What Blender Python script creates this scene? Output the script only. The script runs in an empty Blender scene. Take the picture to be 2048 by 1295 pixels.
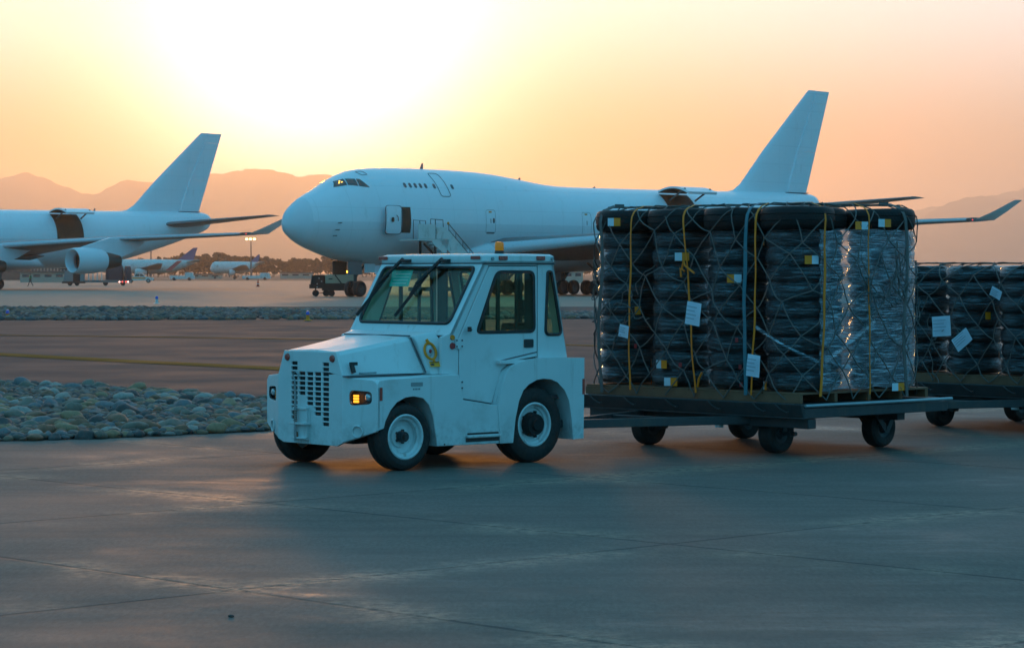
import bpy, bmesh, math, random
from mathutils import Vector, Matrix, noise
from mathutils.geometry import tessellate_polygon
random.seed(7)
C = bpy.context.scene.collection
PI = math.pi
R = math.radians
F, H0, CH = 5200.0, 546.0, 1.82      # focal length and horizon row in photo pixels, eye height

# ------------------------------------------------------------------ helpers
def lerp(a, b, t): return a + (b - a) * t
def interp(tab, x):
    if x <= tab[0][0]: return tab[0][1]
    for (x0, y0), (x1, y1) in zip(tab, tab[1:]):
        if x <= x1: return y0 + (y1 - y0) * (x - x0) / (x1 - x0)
    return tab[-1][1]
def smooth_tab(tab, x):
    """monotone cubic interpolation"""
    n = len(tab)
    if x <= tab[0][0]: return tab[0][1]
    if x >= tab[-1][0]: return tab[-1][1]
    for i in range(n - 1):
        if x <= tab[i + 1][0]:
            x0, y0 = tab[i]; x1, y1 = tab[i + 1]; h = x1 - x0; d = (y1 - y0) / h
            def slope(j):
                if j <= 0 or j >= n - 1: return d
                a = (tab[j][1] - tab[j-1][1]) / (tab[j][0] - tab[j-1][0]); b = (tab[j+1][1] - tab[j][1]) / (tab[j+1][0] - tab[j][0])
                return 0 if a * b <= 0 else 2 * a * b / (a + b)
            m0, m1 = slope(i), slope(i + 1); t = (x - x0) / h
            return ((2*t**3 - 3*t*t + 1) * y0 + (t**3 - 2*t*t + t) * h * m0 + (-2*t**3 + 3*t*t) * y1 + (t**3 - t*t) * h * m1)

class MB:
    def __init__(s): s.v = []; s.f = []; s.m = []
    def add(s, vs, fs, mi=0):
        o = len(s.v); s.v += [tuple(p) for p in vs]
        s.f += [tuple(i + o for i in f) for f in fs]; s.m += [mi] * len(fs); return s
    def box(s, x0, x1, y0, y1, z0, z1, mi=0):
        vs = [(x0,y0,z0),(x1,y0,z0),(x1,y1,z0),(x0,y1,z0),(x0,y0,z1),(x1,y0,z1),(x1,y1,z1),(x0,y1,z1)]
        return s.add(vs, [(0,3,2,1),(4,5,6,7),(0,1,5,4),(1,2,6,5),(2,3,7,6),(3,0,4,7)], mi)
    def hexa(s, vs, mi=0):
        return s.add(vs, [(0,3,2,1),(4,5,6,7),(0,1,5,4),(1,2,6,5),(2,3,7,6),(3,0,4,7)], mi)
    def bar(s, p0, p1, w, h, up=(0,0,1), mi=0):
        p0 = Vector(p0); p1 = Vector(p1); d = (p1 - p0).normalized(); u = Vector(up)
        if abs(d.dot(u)) > .98: u = Vector((1,0,0))
        a = d.cross(u).normalized() * w / 2; b = a.cross(d).normalized() * h / 2
        return s.hexa([p0-a-b, p1-a-b, p1+a-b, p0+a-b, p0-a+b, p1-a+b, p1+a+b, p0+a+b], mi)
    def ring(s, c, d, r, n, rot=0):
        d = Vector(d).normalized(); u = Vector((0,0,1)) if abs(d.z) < .9 else Vector((1,0,0))
        a = d.cross(u).normalized(); b = d.cross(a)
        return [Vector(c) + a * r * math.cos(2*PI*i/n + rot) + b * r * math.sin(2*PI*i/n + rot) for i in range(n)]
    def loft(s, rings, caps=True, closed=True, mi=0):
        n = len(rings[0]); vs = [p for r in rings for p in r]; fs = []
        for k in range(len(rings) - 1):
            for i in range(n if closed else n - 1):
                j = (i + 1) % n; fs.append((k*n+i, k*n+j, (k+1)*n+j, (k+1)*n+i))
        if caps and closed:
            fs.append(tuple(range(n))[::-1]); fs.append(tuple((len(rings)-1)*n + i for i in range(n)))
        return s.add(vs, fs, mi)
    def cyl(s, p0, p1, r0, r1=None, n=16, mi=0):
        r1 = r0 if r1 is None else r1; d = Vector(p1) - Vector(p0)
        return s.loft([s.ring(p0, d, r0, n), s.ring(p1, d, r1, n)], mi=mi)
    def tube(s, pts, r, n=6, closed=False, mi=0, rr=None):
        pts = [Vector(p) for p in pts]; rings = []; N = len(pts); prev = None
        for i, p in enumerate(pts):
            a = pts[i-1] if (i > 0 or closed) else p; b = pts[(i+1) % N] if (i < N-1 or closed) else p
            d = (b - a).normalized()
            if prev is None:
                u = Vector((0,0,1)) if abs(d.z) < .9 else Vector((1,0,0)); prev = d.cross(u).normalized()
            e1 = (prev - d * prev.dot(d)).normalized(); e2 = d.cross(e1); prev = e1
            q = rr[i] if rr else r
            rings.append([p + e1*q*math.cos(2*PI*k/n) + e2*q*math.sin(2*PI*k/n) for k in range(n)])
        if closed: rings.append(rings[0])
        return s.loft(rings, caps=not closed, mi=mi)
    def lathe(s, prof, c=(0,0,0), axis='z', n=32, a0=0, a1=2*PI, mi=0):
        full = abs(a1 - a0 - 2*PI) < 1e-6; rings = []
        for i in range(n if full else n + 1):
            a = a0 + (a1 - a0) * i / n; ca, sa = math.cos(a), math.sin(a); ring = []
            for r, h in prof:
                if axis == 'z': p = (r*ca, r*sa, h)
                elif axis == 'y': p = (r*ca, h, r*sa)
                else: p = (h, r*ca, r*sa)
                ring.append((p[0]+c[0], p[1]+c[1], p[2]+c[2]))
            rings.append(ring)
        if full: rings.append(rings[0])
        return s.loft(rings, caps=False, closed=False, mi=mi)
    def plate(s, outer, holes, t, fn, mi=0):
        loops = [outer] + list(holes); base = []
        for l in loops: base += l
        n = len(base); vs = [fn(u, v, 0) for u, v in base] + [fn(u, v, t) for u, v in base]; fs = []
        tri = tessellate_polygon([[Vector((u, v, 0)) for u, v in l] for l in loops])
        for a in tri: fs.append(tuple(a)); fs.append(tuple(i + n for i in a)[::-1])
        o = 0
        for l in loops:
            k = len(l)
            for i in range(k): fs.append((o+i, o+(i+1)%k, o+(i+1)%k+n, o+i+n))
            o += k
        return s.add(vs, fs, mi)
    def ell(s, c, r, nu=16, nv=10, mi=0):
        rings = []
        for j in range(nv + 1):
            t = PI * j / nv; q = max(math.sin(t), .01)
            rings.append([(c[0]+r[0]*q*math.cos(2*PI*i/nu), c[1]+r[1]*q*math.sin(2*PI*i/nu), c[2]+r[2]*math.cos(t)) for i in range(nu)])
        return s.loft(rings, mi=mi)

def rrect(x0, x1, z0, z1, r, n=5):
    pts = []
    for cx, cz, a in ((x1-r, z1-r, 0), (x0+r, z1-r, 90), (x0+r, z0+r, 180), (x1-r, z0+r, 270)):
        for i in range(n + 1):
            b = R(a + 90*i/n); pts.append((cx + r*math.cos(b), cz + r*math.sin(b)))
    return pts
def rpoly(pts, r, n=5):
    """polygon with rounded corners"""
    out = []; N = len(pts)
    for i in range(N):
        p = Vector(pts[i]); a = (Vector(pts[i-1]) - p); b = (Vector(pts[(i+1) % N]) - p)
        q = min(r, a.length*.45, b.length*.45); A = p + a.normalized()*q; B = p + b.normalized()*q
        for k in range(n + 1):
            t = k / n; w = A*(1-t)**2 + p*2*t*(1-t) + B*t*t; out.append((w.x, w.y))
    return out
def inset(poly, d):
    """shrink a convex-ish loop towards its centre by about d"""
    cx = sum(p[0] for p in poly)/len(poly); cy = sum(p[1] for p in poly)/len(poly); out = []
    N = len(poly)
    for i in range(N):
        a = Vector(poly[i-1]); b = Vector(poly[(i+1) % N]); t = (b - a)
        nrm = Vector((-t.y, t.x)).normalized(); p = Vector(poly[i])
        if nrm.dot(Vector((cx, cy)) - p) < 0: nrm = -nrm
        p = p + nrm * d; out.append((p.x, p.y))
    return out

def link(name, mb, mats, parent=None, bevel=0, smooth=True, ang=35, recalc=True, seg=2):
    me = bpy.data.meshes.new(name); me.from_pydata(mb.v, [], mb.f)
    if not isinstance(mats, (list, tuple)): mats = [mats]
    for m in mats: me.materials.append(m)
    me.polygons.foreach_set('material_index', mb.m)
    bm = bmesh.new(); bm.from_mesh(me)
    if recalc:
        bmesh.ops.remove_doubles(bm, verts=bm.verts, dist=1e-5); bmesh.ops.recalc_face_normals(bm, faces=bm.faces)
    bm.to_mesh(me); bm.free(); me.update()
    if smooth:
        me.shade_smooth(); me.set_sharp_from_angle(angle=R(ang))
    o = bpy.data.objects.new(name, me); C.objects.link(o)
    if parent: o.parent = parent
    if bevel:
        b = o.modifiers.new('bevel', 'BEVEL'); b.width = bevel; b.segments = seg; b.limit_method = 'ANGLE'; b.angle_limit = R(40); b.harden_normals = False
    return o
def tag(o, label, cat, group=None, kind=None):
    o['label'] = label
    if cat: o['category'] = cat
    if group: o['group'] = group
    if kind: o['kind'] = kind
    return o
def thing(name, label, cat, loc=(0,0,0), rz=0, group=None):
    o = bpy.data.objects.new(name, None); C.objects.link(o); o.empty_display_size = .2
    o.location = loc; o.rotation_euler = (0, 0, rz); tag(o, label, cat, group); return o
def struct(name, mb, m, **k):
    o = link(name, mb, m, **k); o['kind'] = 'structure'; return o
def copy_tree(o, parent=None):
    c = o.copy(); C.objects.link(c)
    if parent: c.parent = parent
    for ch in list(o.children): copy_tree(ch, c)
    return c
def frame(ox, oy, deg):
    a = R(deg); r = Vector((math.cos(a), math.sin(a), 0)); n = Vector((-math.sin(a), math.cos(a), 0))
    return lambda x, y, z: Vector((ox, oy, 0)) + r*x + n*y + Vector((0,0,z))

# ------------------------------------------------------------------ materials
def nodes(name):
    m = bpy.data.materials.new(name); m.use_nodes = True; nt = m.node_tree
    return m, nt, nt.nodes['Principled BSDF']
def N(nt, t, **k):
    n = nt.nodes.new(t)
    for a, b in k.items():
        if a.startswith('i_'): n.inputs[a[2:].replace('_', ' ')].default_value = b
        else: setattr(n, a, b)
    return n
def mix_col(nt, fac, a, b, mode='MIX'):
    n = N(nt, 'ShaderNodeMix', data_type='RGBA', blend_type=mode)
    for sock, val in ((0, fac), (6, a), (7, b)):
        if hasattr(val, 'links'): nt.links.new(val, n.inputs[sock])
        elif sock == 0: n.inputs[0].default_value = val
        else: n.inputs[sock].default_value = (*val, 1) if len(val) == 3 else val
    return n.outputs[2]
def ramp(nt, src, p0, p1, c0=0, c1=1):
    n = N(nt, 'ShaderNodeMapRange', interpolation_type='SMOOTHSTEP')
    n.inputs[1].default_value = p0; n.inputs[2].default_value = p1; n.inputs[3].default_value = c0; n.inputs[4].default_value = c1
    nt.links.new(src, n.inputs[0]); return n.outputs[0]
def math_n(nt, op, a, b=None, c=None):
    n = N(nt, 'ShaderNodeMath', operation=op)
    for i, v in enumerate((a, b, c)):
        if v is None: continue
        if hasattr(v, 'links'): nt.links.new(v, n.inputs[i])
        else: n.inputs[i].default_value = v
    return n.outputs[0]
def tex(nt, scale, detail=4, rough=.55, coord='Object', vec=(1,1,1), loc=(0,0,0)):
    tc = N(nt, 'ShaderNodeTexCoord'); mp = N(nt, 'ShaderNodeMapping'); mp.inputs['Scale'].default_value = vec; mp.inputs['Location'].default_value = loc
    nt.links.new(tc.outputs[coord], mp.inputs[0]); n = N(nt, 'ShaderNodeTexNoise'); n.inputs['Scale'].default_value = scale
    n.inputs['Detail'].default_value = detail; n.inputs['Roughness'].default_value = rough; nt.links.new(mp.outputs[0], n.inputs['Vector']); return n.outputs['Fac']
def bump(nt, bs, src, strength, dist=.02):
    b = N(nt, 'ShaderNodeBump'); b.inputs['Strength'].default_value = strength; b.inputs['Distance'].default_value = dist
    nt.links.new(src, b.inputs['Height']); nt.links.new(b.outputs[0], bs.inputs['Normal']); return b
def mat(name, col, rough=.5, metal=0, var=.15, scale=8, bmp=0, coat=0, spec=.5, dirt=None, dscale=3, dlo=.52, dhi=.72):
    m, nt, b = nodes(name)
    fac = tex(nt, scale)
    lo = tuple(c*(1-var) for c in col); hi = tuple(min(1, c*(1+var)) for c in col)
    out = mix_col(nt, fac, lo, hi)
    if dirt:
        out = mix_col(nt, ramp(nt, tex(nt, dscale, 6, .65, vec=(1,1,.45), loc=(3,1,7)), dlo, dhi, 0, .75), out, dirt)
    nt.links.new(out, b.inputs['Base Color'])
    nt.links.new(ramp(nt, tex(nt, scale*2.3, 3), .3, .75, max(.03, rough-.08), min(1, rough+.1)), b.inputs['Roughness'])
    b.inputs['Metallic'].default_value = metal; b.inputs['Specular IOR Level'].default_value = spec
    b.inputs['Coat Weight'].default_value = coat; b.inputs['Coat Roughness'].default_value = .12
    if bmp: bump(nt, b, tex(nt, scale*3, 5), bmp)
    return m
def lamp_mat(name, col, strength, base=None):
    m, nt, b = nodes(name); b.inputs['Base Color'].default_value = (*(base or col), 1)
    b.inputs['Emission Color'].default_value = (*col, 1); b.inputs['Emission Strength'].default_value = strength; b.inputs['Roughness'].default_value = .25
    fac = tex(nt, 30); nt.links.new(ramp(nt, fac, 0, 1, .2, .4), b.inputs['Roughness']); return m
def glass_mat(name, tint, rough=.02, refl=1.0):
    m = bpy.data.materials.new(name); m.use_nodes = True; nt = m.node_tree; nt.nodes.clear()
    o = N(nt, 'ShaderNodeOutputMaterial'); t = N(nt, 'ShaderNodeBsdfTransparent'); g = N(nt, 'ShaderNodeBsdfGlossy'); x = N(nt, 'ShaderNodeMixShader')
    t.inputs[0].default_value = (*tint, 1); g.inputs['Roughness'].default_value = rough
    lw = N(nt, 'ShaderNodeLayerWeight'); lw.inputs[0].default_value = .5
    fac = math_n(nt, 'MULTIPLY', math_n(nt, 'ADD', math_n(nt, 'MULTIPLY', math_n(nt, 'POWER', lw.outputs['Facing'], 5.0), .95), .045), refl)
    nt.links.new(fac, x.inputs[0]); nt.links.new(t.outputs[0], x.inputs[1]); nt.links.new(g.outputs[0], x.inputs[2]); nt.links.new(x.outputs[0], o.inputs[0])
    return m

M = {}
def tug_paint():
    m, nt, b = nodes('tug_paint'); c = mix_col(nt, tex(nt, 3), (.58,.63,.63), (.68,.73,.73))
    streak = tex(nt, 9, 6, .65, vec=(1,1,.10), loc=(2,5,1)); blot = tex(nt, 2.6, 6, .65, loc=(3,1,7)); chips = tex(nt, 26, 5, .7, loc=(9,2,4))
    tcn = N(nt, 'ShaderNodeTexCoord'); sp_ = N(nt, 'ShaderNodeSeparateXYZ'); nt.links.new(tcn.outputs['Object'], sp_.inputs[0])
    c = mix_col(nt, ramp(nt, blot, .54, .82, 0, .36), c, (.30,.26,.20))
    c = mix_col(nt, ramp(nt, streak, .57, .76, 0, .42), c, (.24,.18,.12))
    splash = math_n(nt, 'MULTIPLY', ramp(nt, sp_.outputs['Z'], .20, .62, 1, 0), ramp(nt, tex(nt, 6, 6, .7), .38, .68, 0, .48)); c = mix_col(nt, splash, c, (.15,.125,.10))   # road dirt thrown up by the wheels
    c = mix_col(nt, ramp(nt, chips, .70, .74, 0, .85), c, (.12,.065,.035))
    nt.links.new(c, b.inputs['Base Color']); nt.links.new(ramp(nt, blot, .3, .8, .36, .60), b.inputs['Roughness']); b.inputs['Coat Weight'].default_value = .06; b.inputs['Coat Roughness'].default_value = .2
    bump(nt, b, tex(nt, 1.7, 3), .10, .02); return m
M['tug_paint'] = tug_paint()
M['black'] = mat('black_plastic', (.018,.018,.018), .45)
M['rubber'] = mat('rubber', (.016,.016,.017), .7, var=.3, scale=20, bmp=.2)
M['rubber_dusty'] = mat('dusty_rubber', (.017,.016,.015), .75, var=.35, scale=14, bmp=.25)
M['dark_steel'] = mat('dark_steel', (.045,.05,.055), .5, metal=.4, var=.3, scale=6, bmp=.1, dirt=(.10,.075,.055), dscale=4)
M['dark_cavity'] = mat('dark_cavity', (.01,.01,.01), .8)
M['galv'] = mat('galvanised_steel', (.30,.33,.34), .42, metal=.6, var=.2, scale=9)
M['rim'] = mat('rim_paint', (.60,.66,.66), .4, var=.12, scale=10, dirt=(.2,.16,.12), dscale=9)
M['wood'] = mat('pallet_wood', (.21,.09,.045), .75, var=.3, scale=7, bmp=.2)
M['red_lens'] = mat('red_lens', (.42,.05,.035), .25, var=.1, coat=.5)
M['amber_lens'] = mat('amber_lens', (.85,.22,.0), .25, var=.1, coat=.5)
M['amber_lit'] = lamp_mat('lit_amber_lamp', (1,.34,.02), 2.2)
M['lamp_glass'] = mat('headlight_glass', (.55,.6,.62), .08, var=.05, metal=.5, coat=1)
M['yellow_paint'] = mat('yellow_paint', (.95,.24,.0), .5, var=.15)
M['air_white'] = None
# ------------------------------------------------------------------ camera, world, sun, haze
sc = bpy.context.scene
cam = bpy.data.cameras.new('camera'); co = bpy.data.objects.new('camera', cam); C.objects.link(co); sc.camera = co
co.location = (0, 0, CH); co.rotation_euler = (R(90), 0, 0)
cam.sensor_width = 36; cam.lens = F / 2048 * 36; cam.shift_y = -(647.5 - H0) / 2048; cam.clip_end = 30000; cam.clip_start = .1
SUN_AZ, SUN_EL = R(-4.4), R(3.9)                 # to the left of the view axis, low over the ridge
sdir = Vector((math.sin(SUN_AZ)*math.cos(SUN_EL), math.cos(SUN_AZ)*math.cos(SUN_EL), math.sin(SUN_EL)))
L = bpy.data.lights.new('sun', 'SUN'); L.energy = 2.0; L.angle = R(9); L.color = (1, .37, .06)
lo = bpy.data.objects.new('sun', L); C.objects.link(lo); lo.rotation_euler = sdir.to_track_quat('Z', 'Y').to_euler()

W = bpy.data.worlds.new('World'); sc.world = W; W.use_nodes = True; nt = W.node_tree; nt.nodes.clear()
out = N(nt, 'ShaderNodeOutputWorld'); addS = N(nt, 'ShaderNodeAddShader')
sky = N(nt, 'ShaderNodeTexSky', sky_type='NISHITA', sun_disc=False, sun_elevation=SUN_EL, sun_rotation=SUN_AZ, air_density=1.0, dust_density=1.0, ozone_density=2.0)
b1 = N(nt, 'ShaderNodeBackground'); b1.inputs[1].default_value = .05
tc = N(nt, 'ShaderNodeTexCoord'); nrm = N(nt, 'ShaderNodeVectorMath', operation='NORMALIZE'); nt.links.new(tc.outputs['Generated'], nrm.inputs[0])
dot = N(nt, 'ShaderNodeVectorMath', operation='DOT_PRODUCT'); nt.links.new(nrm.outputs[0], dot.inputs[0]); dot.inputs[1].default_value = sdir
sep = N(nt, 'ShaderNodeSeparateXYZ'); nt.links.new(nrm.outputs[0], sep.inputs[0])
ang = math_n(nt, 'ARCCOSINE', math_n(nt, 'MINIMUM', dot.outputs['Value'], 1.0))          # radians from the sun
def gauss(w): return math_n(nt, 'EXPONENT', math_n(nt, 'MULTIPLY', math_n(nt, 'POWER', math_n(nt, 'DIVIDE', ang, w), 2.0), -1.0))
def expo(w): return math_n(nt, 'EXPONENT', math_n(nt, 'MULTIPLY', math_n(nt, 'DIVIDE', ang, w), -1.0))
front = ramp(nt, ang, R(14), R(75), 1, 0)                                             # the warm half of the dusty sky
low = math_n(nt, 'EXPONENT', math_n(nt, 'MULTIPLY', math_n(nt, 'ABSOLUTE', sep.outputs['Z']), -3.4))
warm = math_n(nt, 'MULTIPLY', front, low)
dusk = mix_col(nt, ramp(nt, ang, R(6), R(15), 0, 1), (1.02,.25,.0), (.98,.53,.27))
dusk = mix_col(nt, ramp(nt, sep.outputs['Z'], .040, .112, 0, .92), dusk, (1.62,1.47,1.40))
base = mix_col(nt, warm, (.092,.46,.73), dusk)
nt.links.new(mix_col(nt, 1.0, sky.outputs[0], mix_col(nt, warm, (.45,.95,1.1), (.30,.14,.05)), 'MULTIPLY'), b1.inputs[0])
def addc(a, fac, col):
    v = mix_col(nt, fac, (0,0,0), col); n = N(nt, 'ShaderNodeMix', data_type='RGBA', blend_type='ADD'); n.inputs[0].default_value = 1
    nt.links.new(a, n.inputs[6]); nt.links.new(v, n.inputs[7]); return n.outputs[2]
base = addc(base, gauss(R(3.2)), (3.5,3.15,3.0))
base = addc(base, expo(R(3.0)), (.8,.34,.03))
# thin streaks of dust high in the air
stre = tex(nt, 3.0, 5, .6, 'Generated', (1,1,9))
base = mix_col(nt, math_n(nt, 'MULTIPLY', ramp(nt, stre, .4, .75, 0, .10), front), base, (1.1,.7,.42))
b2 = N(nt, 'ShaderNodeBackground'); nt.links.new(base, b2.inputs[0]); b2.inputs[1].default_value = 1.0
nt.links.new(b1.outputs[0], addS.inputs[0]); nt.links.new(b2.outputs[0], addS.inputs[1]); nt.links.new(addS.outputs[0], out.inputs[0])

mb = MB(); mb.box(-6200, 6200, -90, 19000, -1.2, 640)
m = bpy.data.materials.new('haze'); m.use_nodes = True; t_ = m.node_tree; t_.nodes.clear()
o_ = N(t_, 'ShaderNodeOutputMaterial'); pv = N(t_, 'ShaderNodeVolumePrincipled'); t_.links.new(pv.outputs[0], o_.inputs['Volume'])
pv.inputs['Color'].default_value = (.63,.64,.64,1); pv.inputs['Density'].default_value = .00013; pv.inputs['Anisotropy'].default_value = .76
hz = link('haze', mb, m, smooth=False); tag(hz, 'warm dusty evening haze in the air over the airfield', 'haze', kind='stuff')

sc.view_settings.view_transform = 'Standard'; sc.view_settings.look = 'None'; sc.view_settings.exposure = 0; sc.view_settings.gamma = 1; sc.view_settings.use_curve_mapping = False
cy = sc.cycles; cy.max_bounces = 8; cy.diffuse_bounces = 3; cy.glossy_bounces = 3; cy.transparent_max_bounces = 24; cy.volume_bounces = 1
cy.use_denoising = True; cy.sample_clamp_indirect = 6; cy.caustics_reflective = False; cy.caustics_refractive = False

# ------------------------------------------------------------------ ground
def gpt(px, py, z=0.0):
    d = F * (CH - z) / (py - H0); return ((px - 1024) / F * d, d)
def sheet(name, poly, z, m, label=None):
    mb = MB(); mb.add([(x, y, z) for x, y in poly], [tuple(range(len(poly)))])
    return struct(name, mb, m, smooth=False)
def ground_mat(name, col, rough, joints=None, streak=.0, var=.22, spec=.5, patches=True):
    m, nt, b = nodes(name)
    big = tex(nt, .35, 5, .6, vec=(1,1,1)); fine = tex(nt, 60, 4, .7); mid = tex(nt, 3.2, 6, .65)
    c = mix_col(nt, big, tuple(x*(1-var) for x in col), tuple(x*(1+var) for x in col))
    c = mix_col(nt, ramp(nt, mid, .35, .7, 0, .35), c, tuple(x*.62 for x in col))
    c = mix_col(nt, ramp(nt, fine, .35, .65, 0, .25), c, tuple(x*1.55 for x in col))
    c = mix_col(nt, ramp(nt, tex(nt, 160, 3, .8), .40, .68, 0, .45), c, tuple(x*.45 for x in col))
    c = mix_col(nt, ramp(nt, tex(nt, 1.1, 7, .7, loc=(2,9,4)), .52, .70, 0, .5), c, tuple(x*.58 for x in col))
    grain = tex(nt, 34, 5, .8, vec=(1,.22,1)); c = mix_col(nt, ramp(nt, grain, .34, .66, 0, .62), c, tuple(x*.42 for x in col))
    rgh = ramp(nt, big, .3, .75, rough - .10, rough + .12)
    h = math_n(nt, 'ADD', math_n(nt, 'MULTIPLY', fine, .35), math_n(nt, 'MULTIPLY', mid, .65))
    if streak:                                     # tyre drag and drying marks along one direction
        tcn = N(nt, 'ShaderNodeTexCoord'); mp = N(nt, 'ShaderNodeMapping'); mp.inputs['Rotation'].default_value = (0,0,R(-8)); mp.inputs['Scale'].default_value = (.10, 2.4, 1)
        nt.links.new(tcn.outputs['Object'], mp.inputs[0]); sn = N(nt, 'ShaderNodeTexNoise'); sn.inputs['Scale'].default_value = 1.3; sn.inputs['Detail'].default_value = 6; nt.links.new(mp.outputs[0], sn.inputs['Vector'])
        c = mix_col(nt, ramp(nt, sn.outputs['Fac'], .42, .68, 0, streak), c, tuple(x*.5 for x in col))
    if joints:
        ang_, sp, offx, offy, wj = joints
        tcn = N(nt, 'ShaderNodeTexCoord'); mp = N(nt, 'ShaderNodeMapping', vector_type='POINT'); mp.inputs['Rotation'].default_value = (0, 0, R(-ang_)); mp.inputs['Location'].default_value = (offx, offy, 0)
        nt.links.new(tcn.outputs['Object'], mp.inputs[0]); sp_ = N(nt, 'ShaderNodeSeparateXYZ'); nt.links.new(mp.outputs[0], sp_.inputs[0])
        wob = math_n(nt, 'MULTIPLY', math_n(nt, 'SUBTRACT', tex(nt, 9, 3), .5), .035)
        ds = []
        for ax, sp1 in zip(('X', 'Y'), sp):
            q = math_n(nt, 'PINGPONG', math_n(nt, 'ADD', sp_.outputs[ax], wob), sp1 / 2); ds.append(q)
        d = math_n(nt, 'MINIMUM', ds[0], ds[1])
        line = ramp(nt, d, wj*.4, wj*1.3, 1, 0)
        c = mix_col(nt, math_n(nt, 'MULTIPLY', line, .8), c, (.02,.02,.02))
        # worn, polished concrete beside some joints, warm sun sheen tinted into its colour
        wear_sheen = math_n(nt, 'MULTIPLY', ramp(nt, d, .02, .55, 1, 0), ramp(nt, tex(nt, .50, 4, .6, loc=(5,2,0)), .45, .60, 0, 1))
        wear_sheen = math_n(nt, 'MULTIPLY', wear_sheen, ramp(nt, tex(nt, 9, 8, .8), .38, .62, 0, 1))
        rgh = math_n(nt, 'SUBTRACT', rgh, math_n(nt, 'MULTIPLY', wear_sheen, .22))
        broad = math_n(nt, 'MULTIPLY', ramp(nt, tex(nt, .42, 5, .62, loc=(1,7,3)), .50, .66, 0, 1), ramp(nt, tex(nt, 5, 7, .78, vec=(.35,1,1)), .36, .64, .1, 1)); rgh = math_n(nt, 'SUBTRACT', rgh, math_n(nt, 'MULTIPLY', broad, .20))
        c = mix_col(nt, math_n(nt, 'MULTIPLY', wear_sheen, .70), c, tuple(min(1, x*1.7) for x in (col[0]*1.1, col[1], col[2]*.8)))
        h = math_n(nt, 'SUBTRACT', h, math_n(nt, 'MULTIPLY', line, .8))
    nt.links.new(c, b.inputs['Base Color']); nt.links.new(rgh, b.inputs['Roughness']); b.inputs['Specular IOR Level'].default_value = spec
    bump(nt, b, h, .55, .012)
    return m
M['soil'] = ground_mat('dry_soil', (.17,.13,.10), .9, spec=.2)
M['concrete'] = ground_mat('apron_concrete', (.150,.115,.094), .80, joints=(44.0, (3.67, 4.36), -9.23, -11.84, .028), streak=.55)
M['asphalt'] = ground_mat('taxiway_asphalt', (.030,.029,.029), .9, streak=.45)
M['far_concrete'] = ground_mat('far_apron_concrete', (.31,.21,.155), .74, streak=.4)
M['line_yellow'] = ground_mat('yellow_line_paint', (.20,.10,.012), .95, spec=.08)
M['bed_soil'] = ground_mat('bed_soil', (.022,.02,.018), .9)
sheet('ground', [(-6100,-80),(6100,-80),(6100,18900),(-6100,18900)], -.02, M['soil'])
# pavements: foreground concrete, taxiway, far apron
NEAR_BED = [gpt(-60,884), gpt(200,877), gpt(400,868), gpt(530,862), gpt(700,850), gpt(860,838), gpt(900,826), gpt(860,822), gpt(700,814), gpt(540,803), gpt(430,794), gpt(300,783), gpt(150,773), gpt(-60,766)]
sheet('pavement', [(-60,-60),(60,-60),(60,60),gpt(1400,742)[:2],gpt(930,822),(gpt(860,838)),gpt(700,850),gpt(530,862),gpt(400,868),gpt(200,877),gpt(-60,884),(-60,28)], .0, M['concrete'])
ty = lambda y: F * CH / (y - H0)
sheet('taxiway', [(-400, 30), (-60, 28), gpt(-60,884), gpt(530,862), gpt(930,822), gpt(1400,742), (60, 60), (400, 60), (400, ty(639)), (-400, ty(641))], -.006, M['asphalt'])
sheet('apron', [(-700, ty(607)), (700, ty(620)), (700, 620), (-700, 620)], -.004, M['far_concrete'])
sheet('shoulder', [(-700, ty(641)), (700, ty(639)), (700, ty(620)), (-700, ty(607))], -.008, M['asphalt'])
def stripe(name, pts, w, z):
    mb = MB(); vs = []
    for i, (x, y) in enumerate(pts):
        a = Vector(pts[max(0, i-1)]); b = Vector(pts[min(len(pts)-1, i+1)]); d = (b - a).normalized(); n = Vector((-d.y, d.x)) * w/2
        vs += [(x+n.x, y+n.y, z), (x-n.x, y-n.y, z)]
    mb.add(vs, [(2*i, 2*i+1, 2*i+3, 2*i+2) for i in range(len(pts)-1)]); return struct(name, mb, M['line_yellow'], smooth=False)
stripe('taxi_line', [gpt(-300,692), gpt(0,708), gpt(250,721.5), gpt(530,735), gpt(800,750), gpt(980,764)], .95, .003)
stripe('taxi_line', [gpt(-300,662), gpt(0,670), gpt(350,674), gpt(800,681), gpt(1160,690), gpt(1500,701)], .55, .003)

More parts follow.
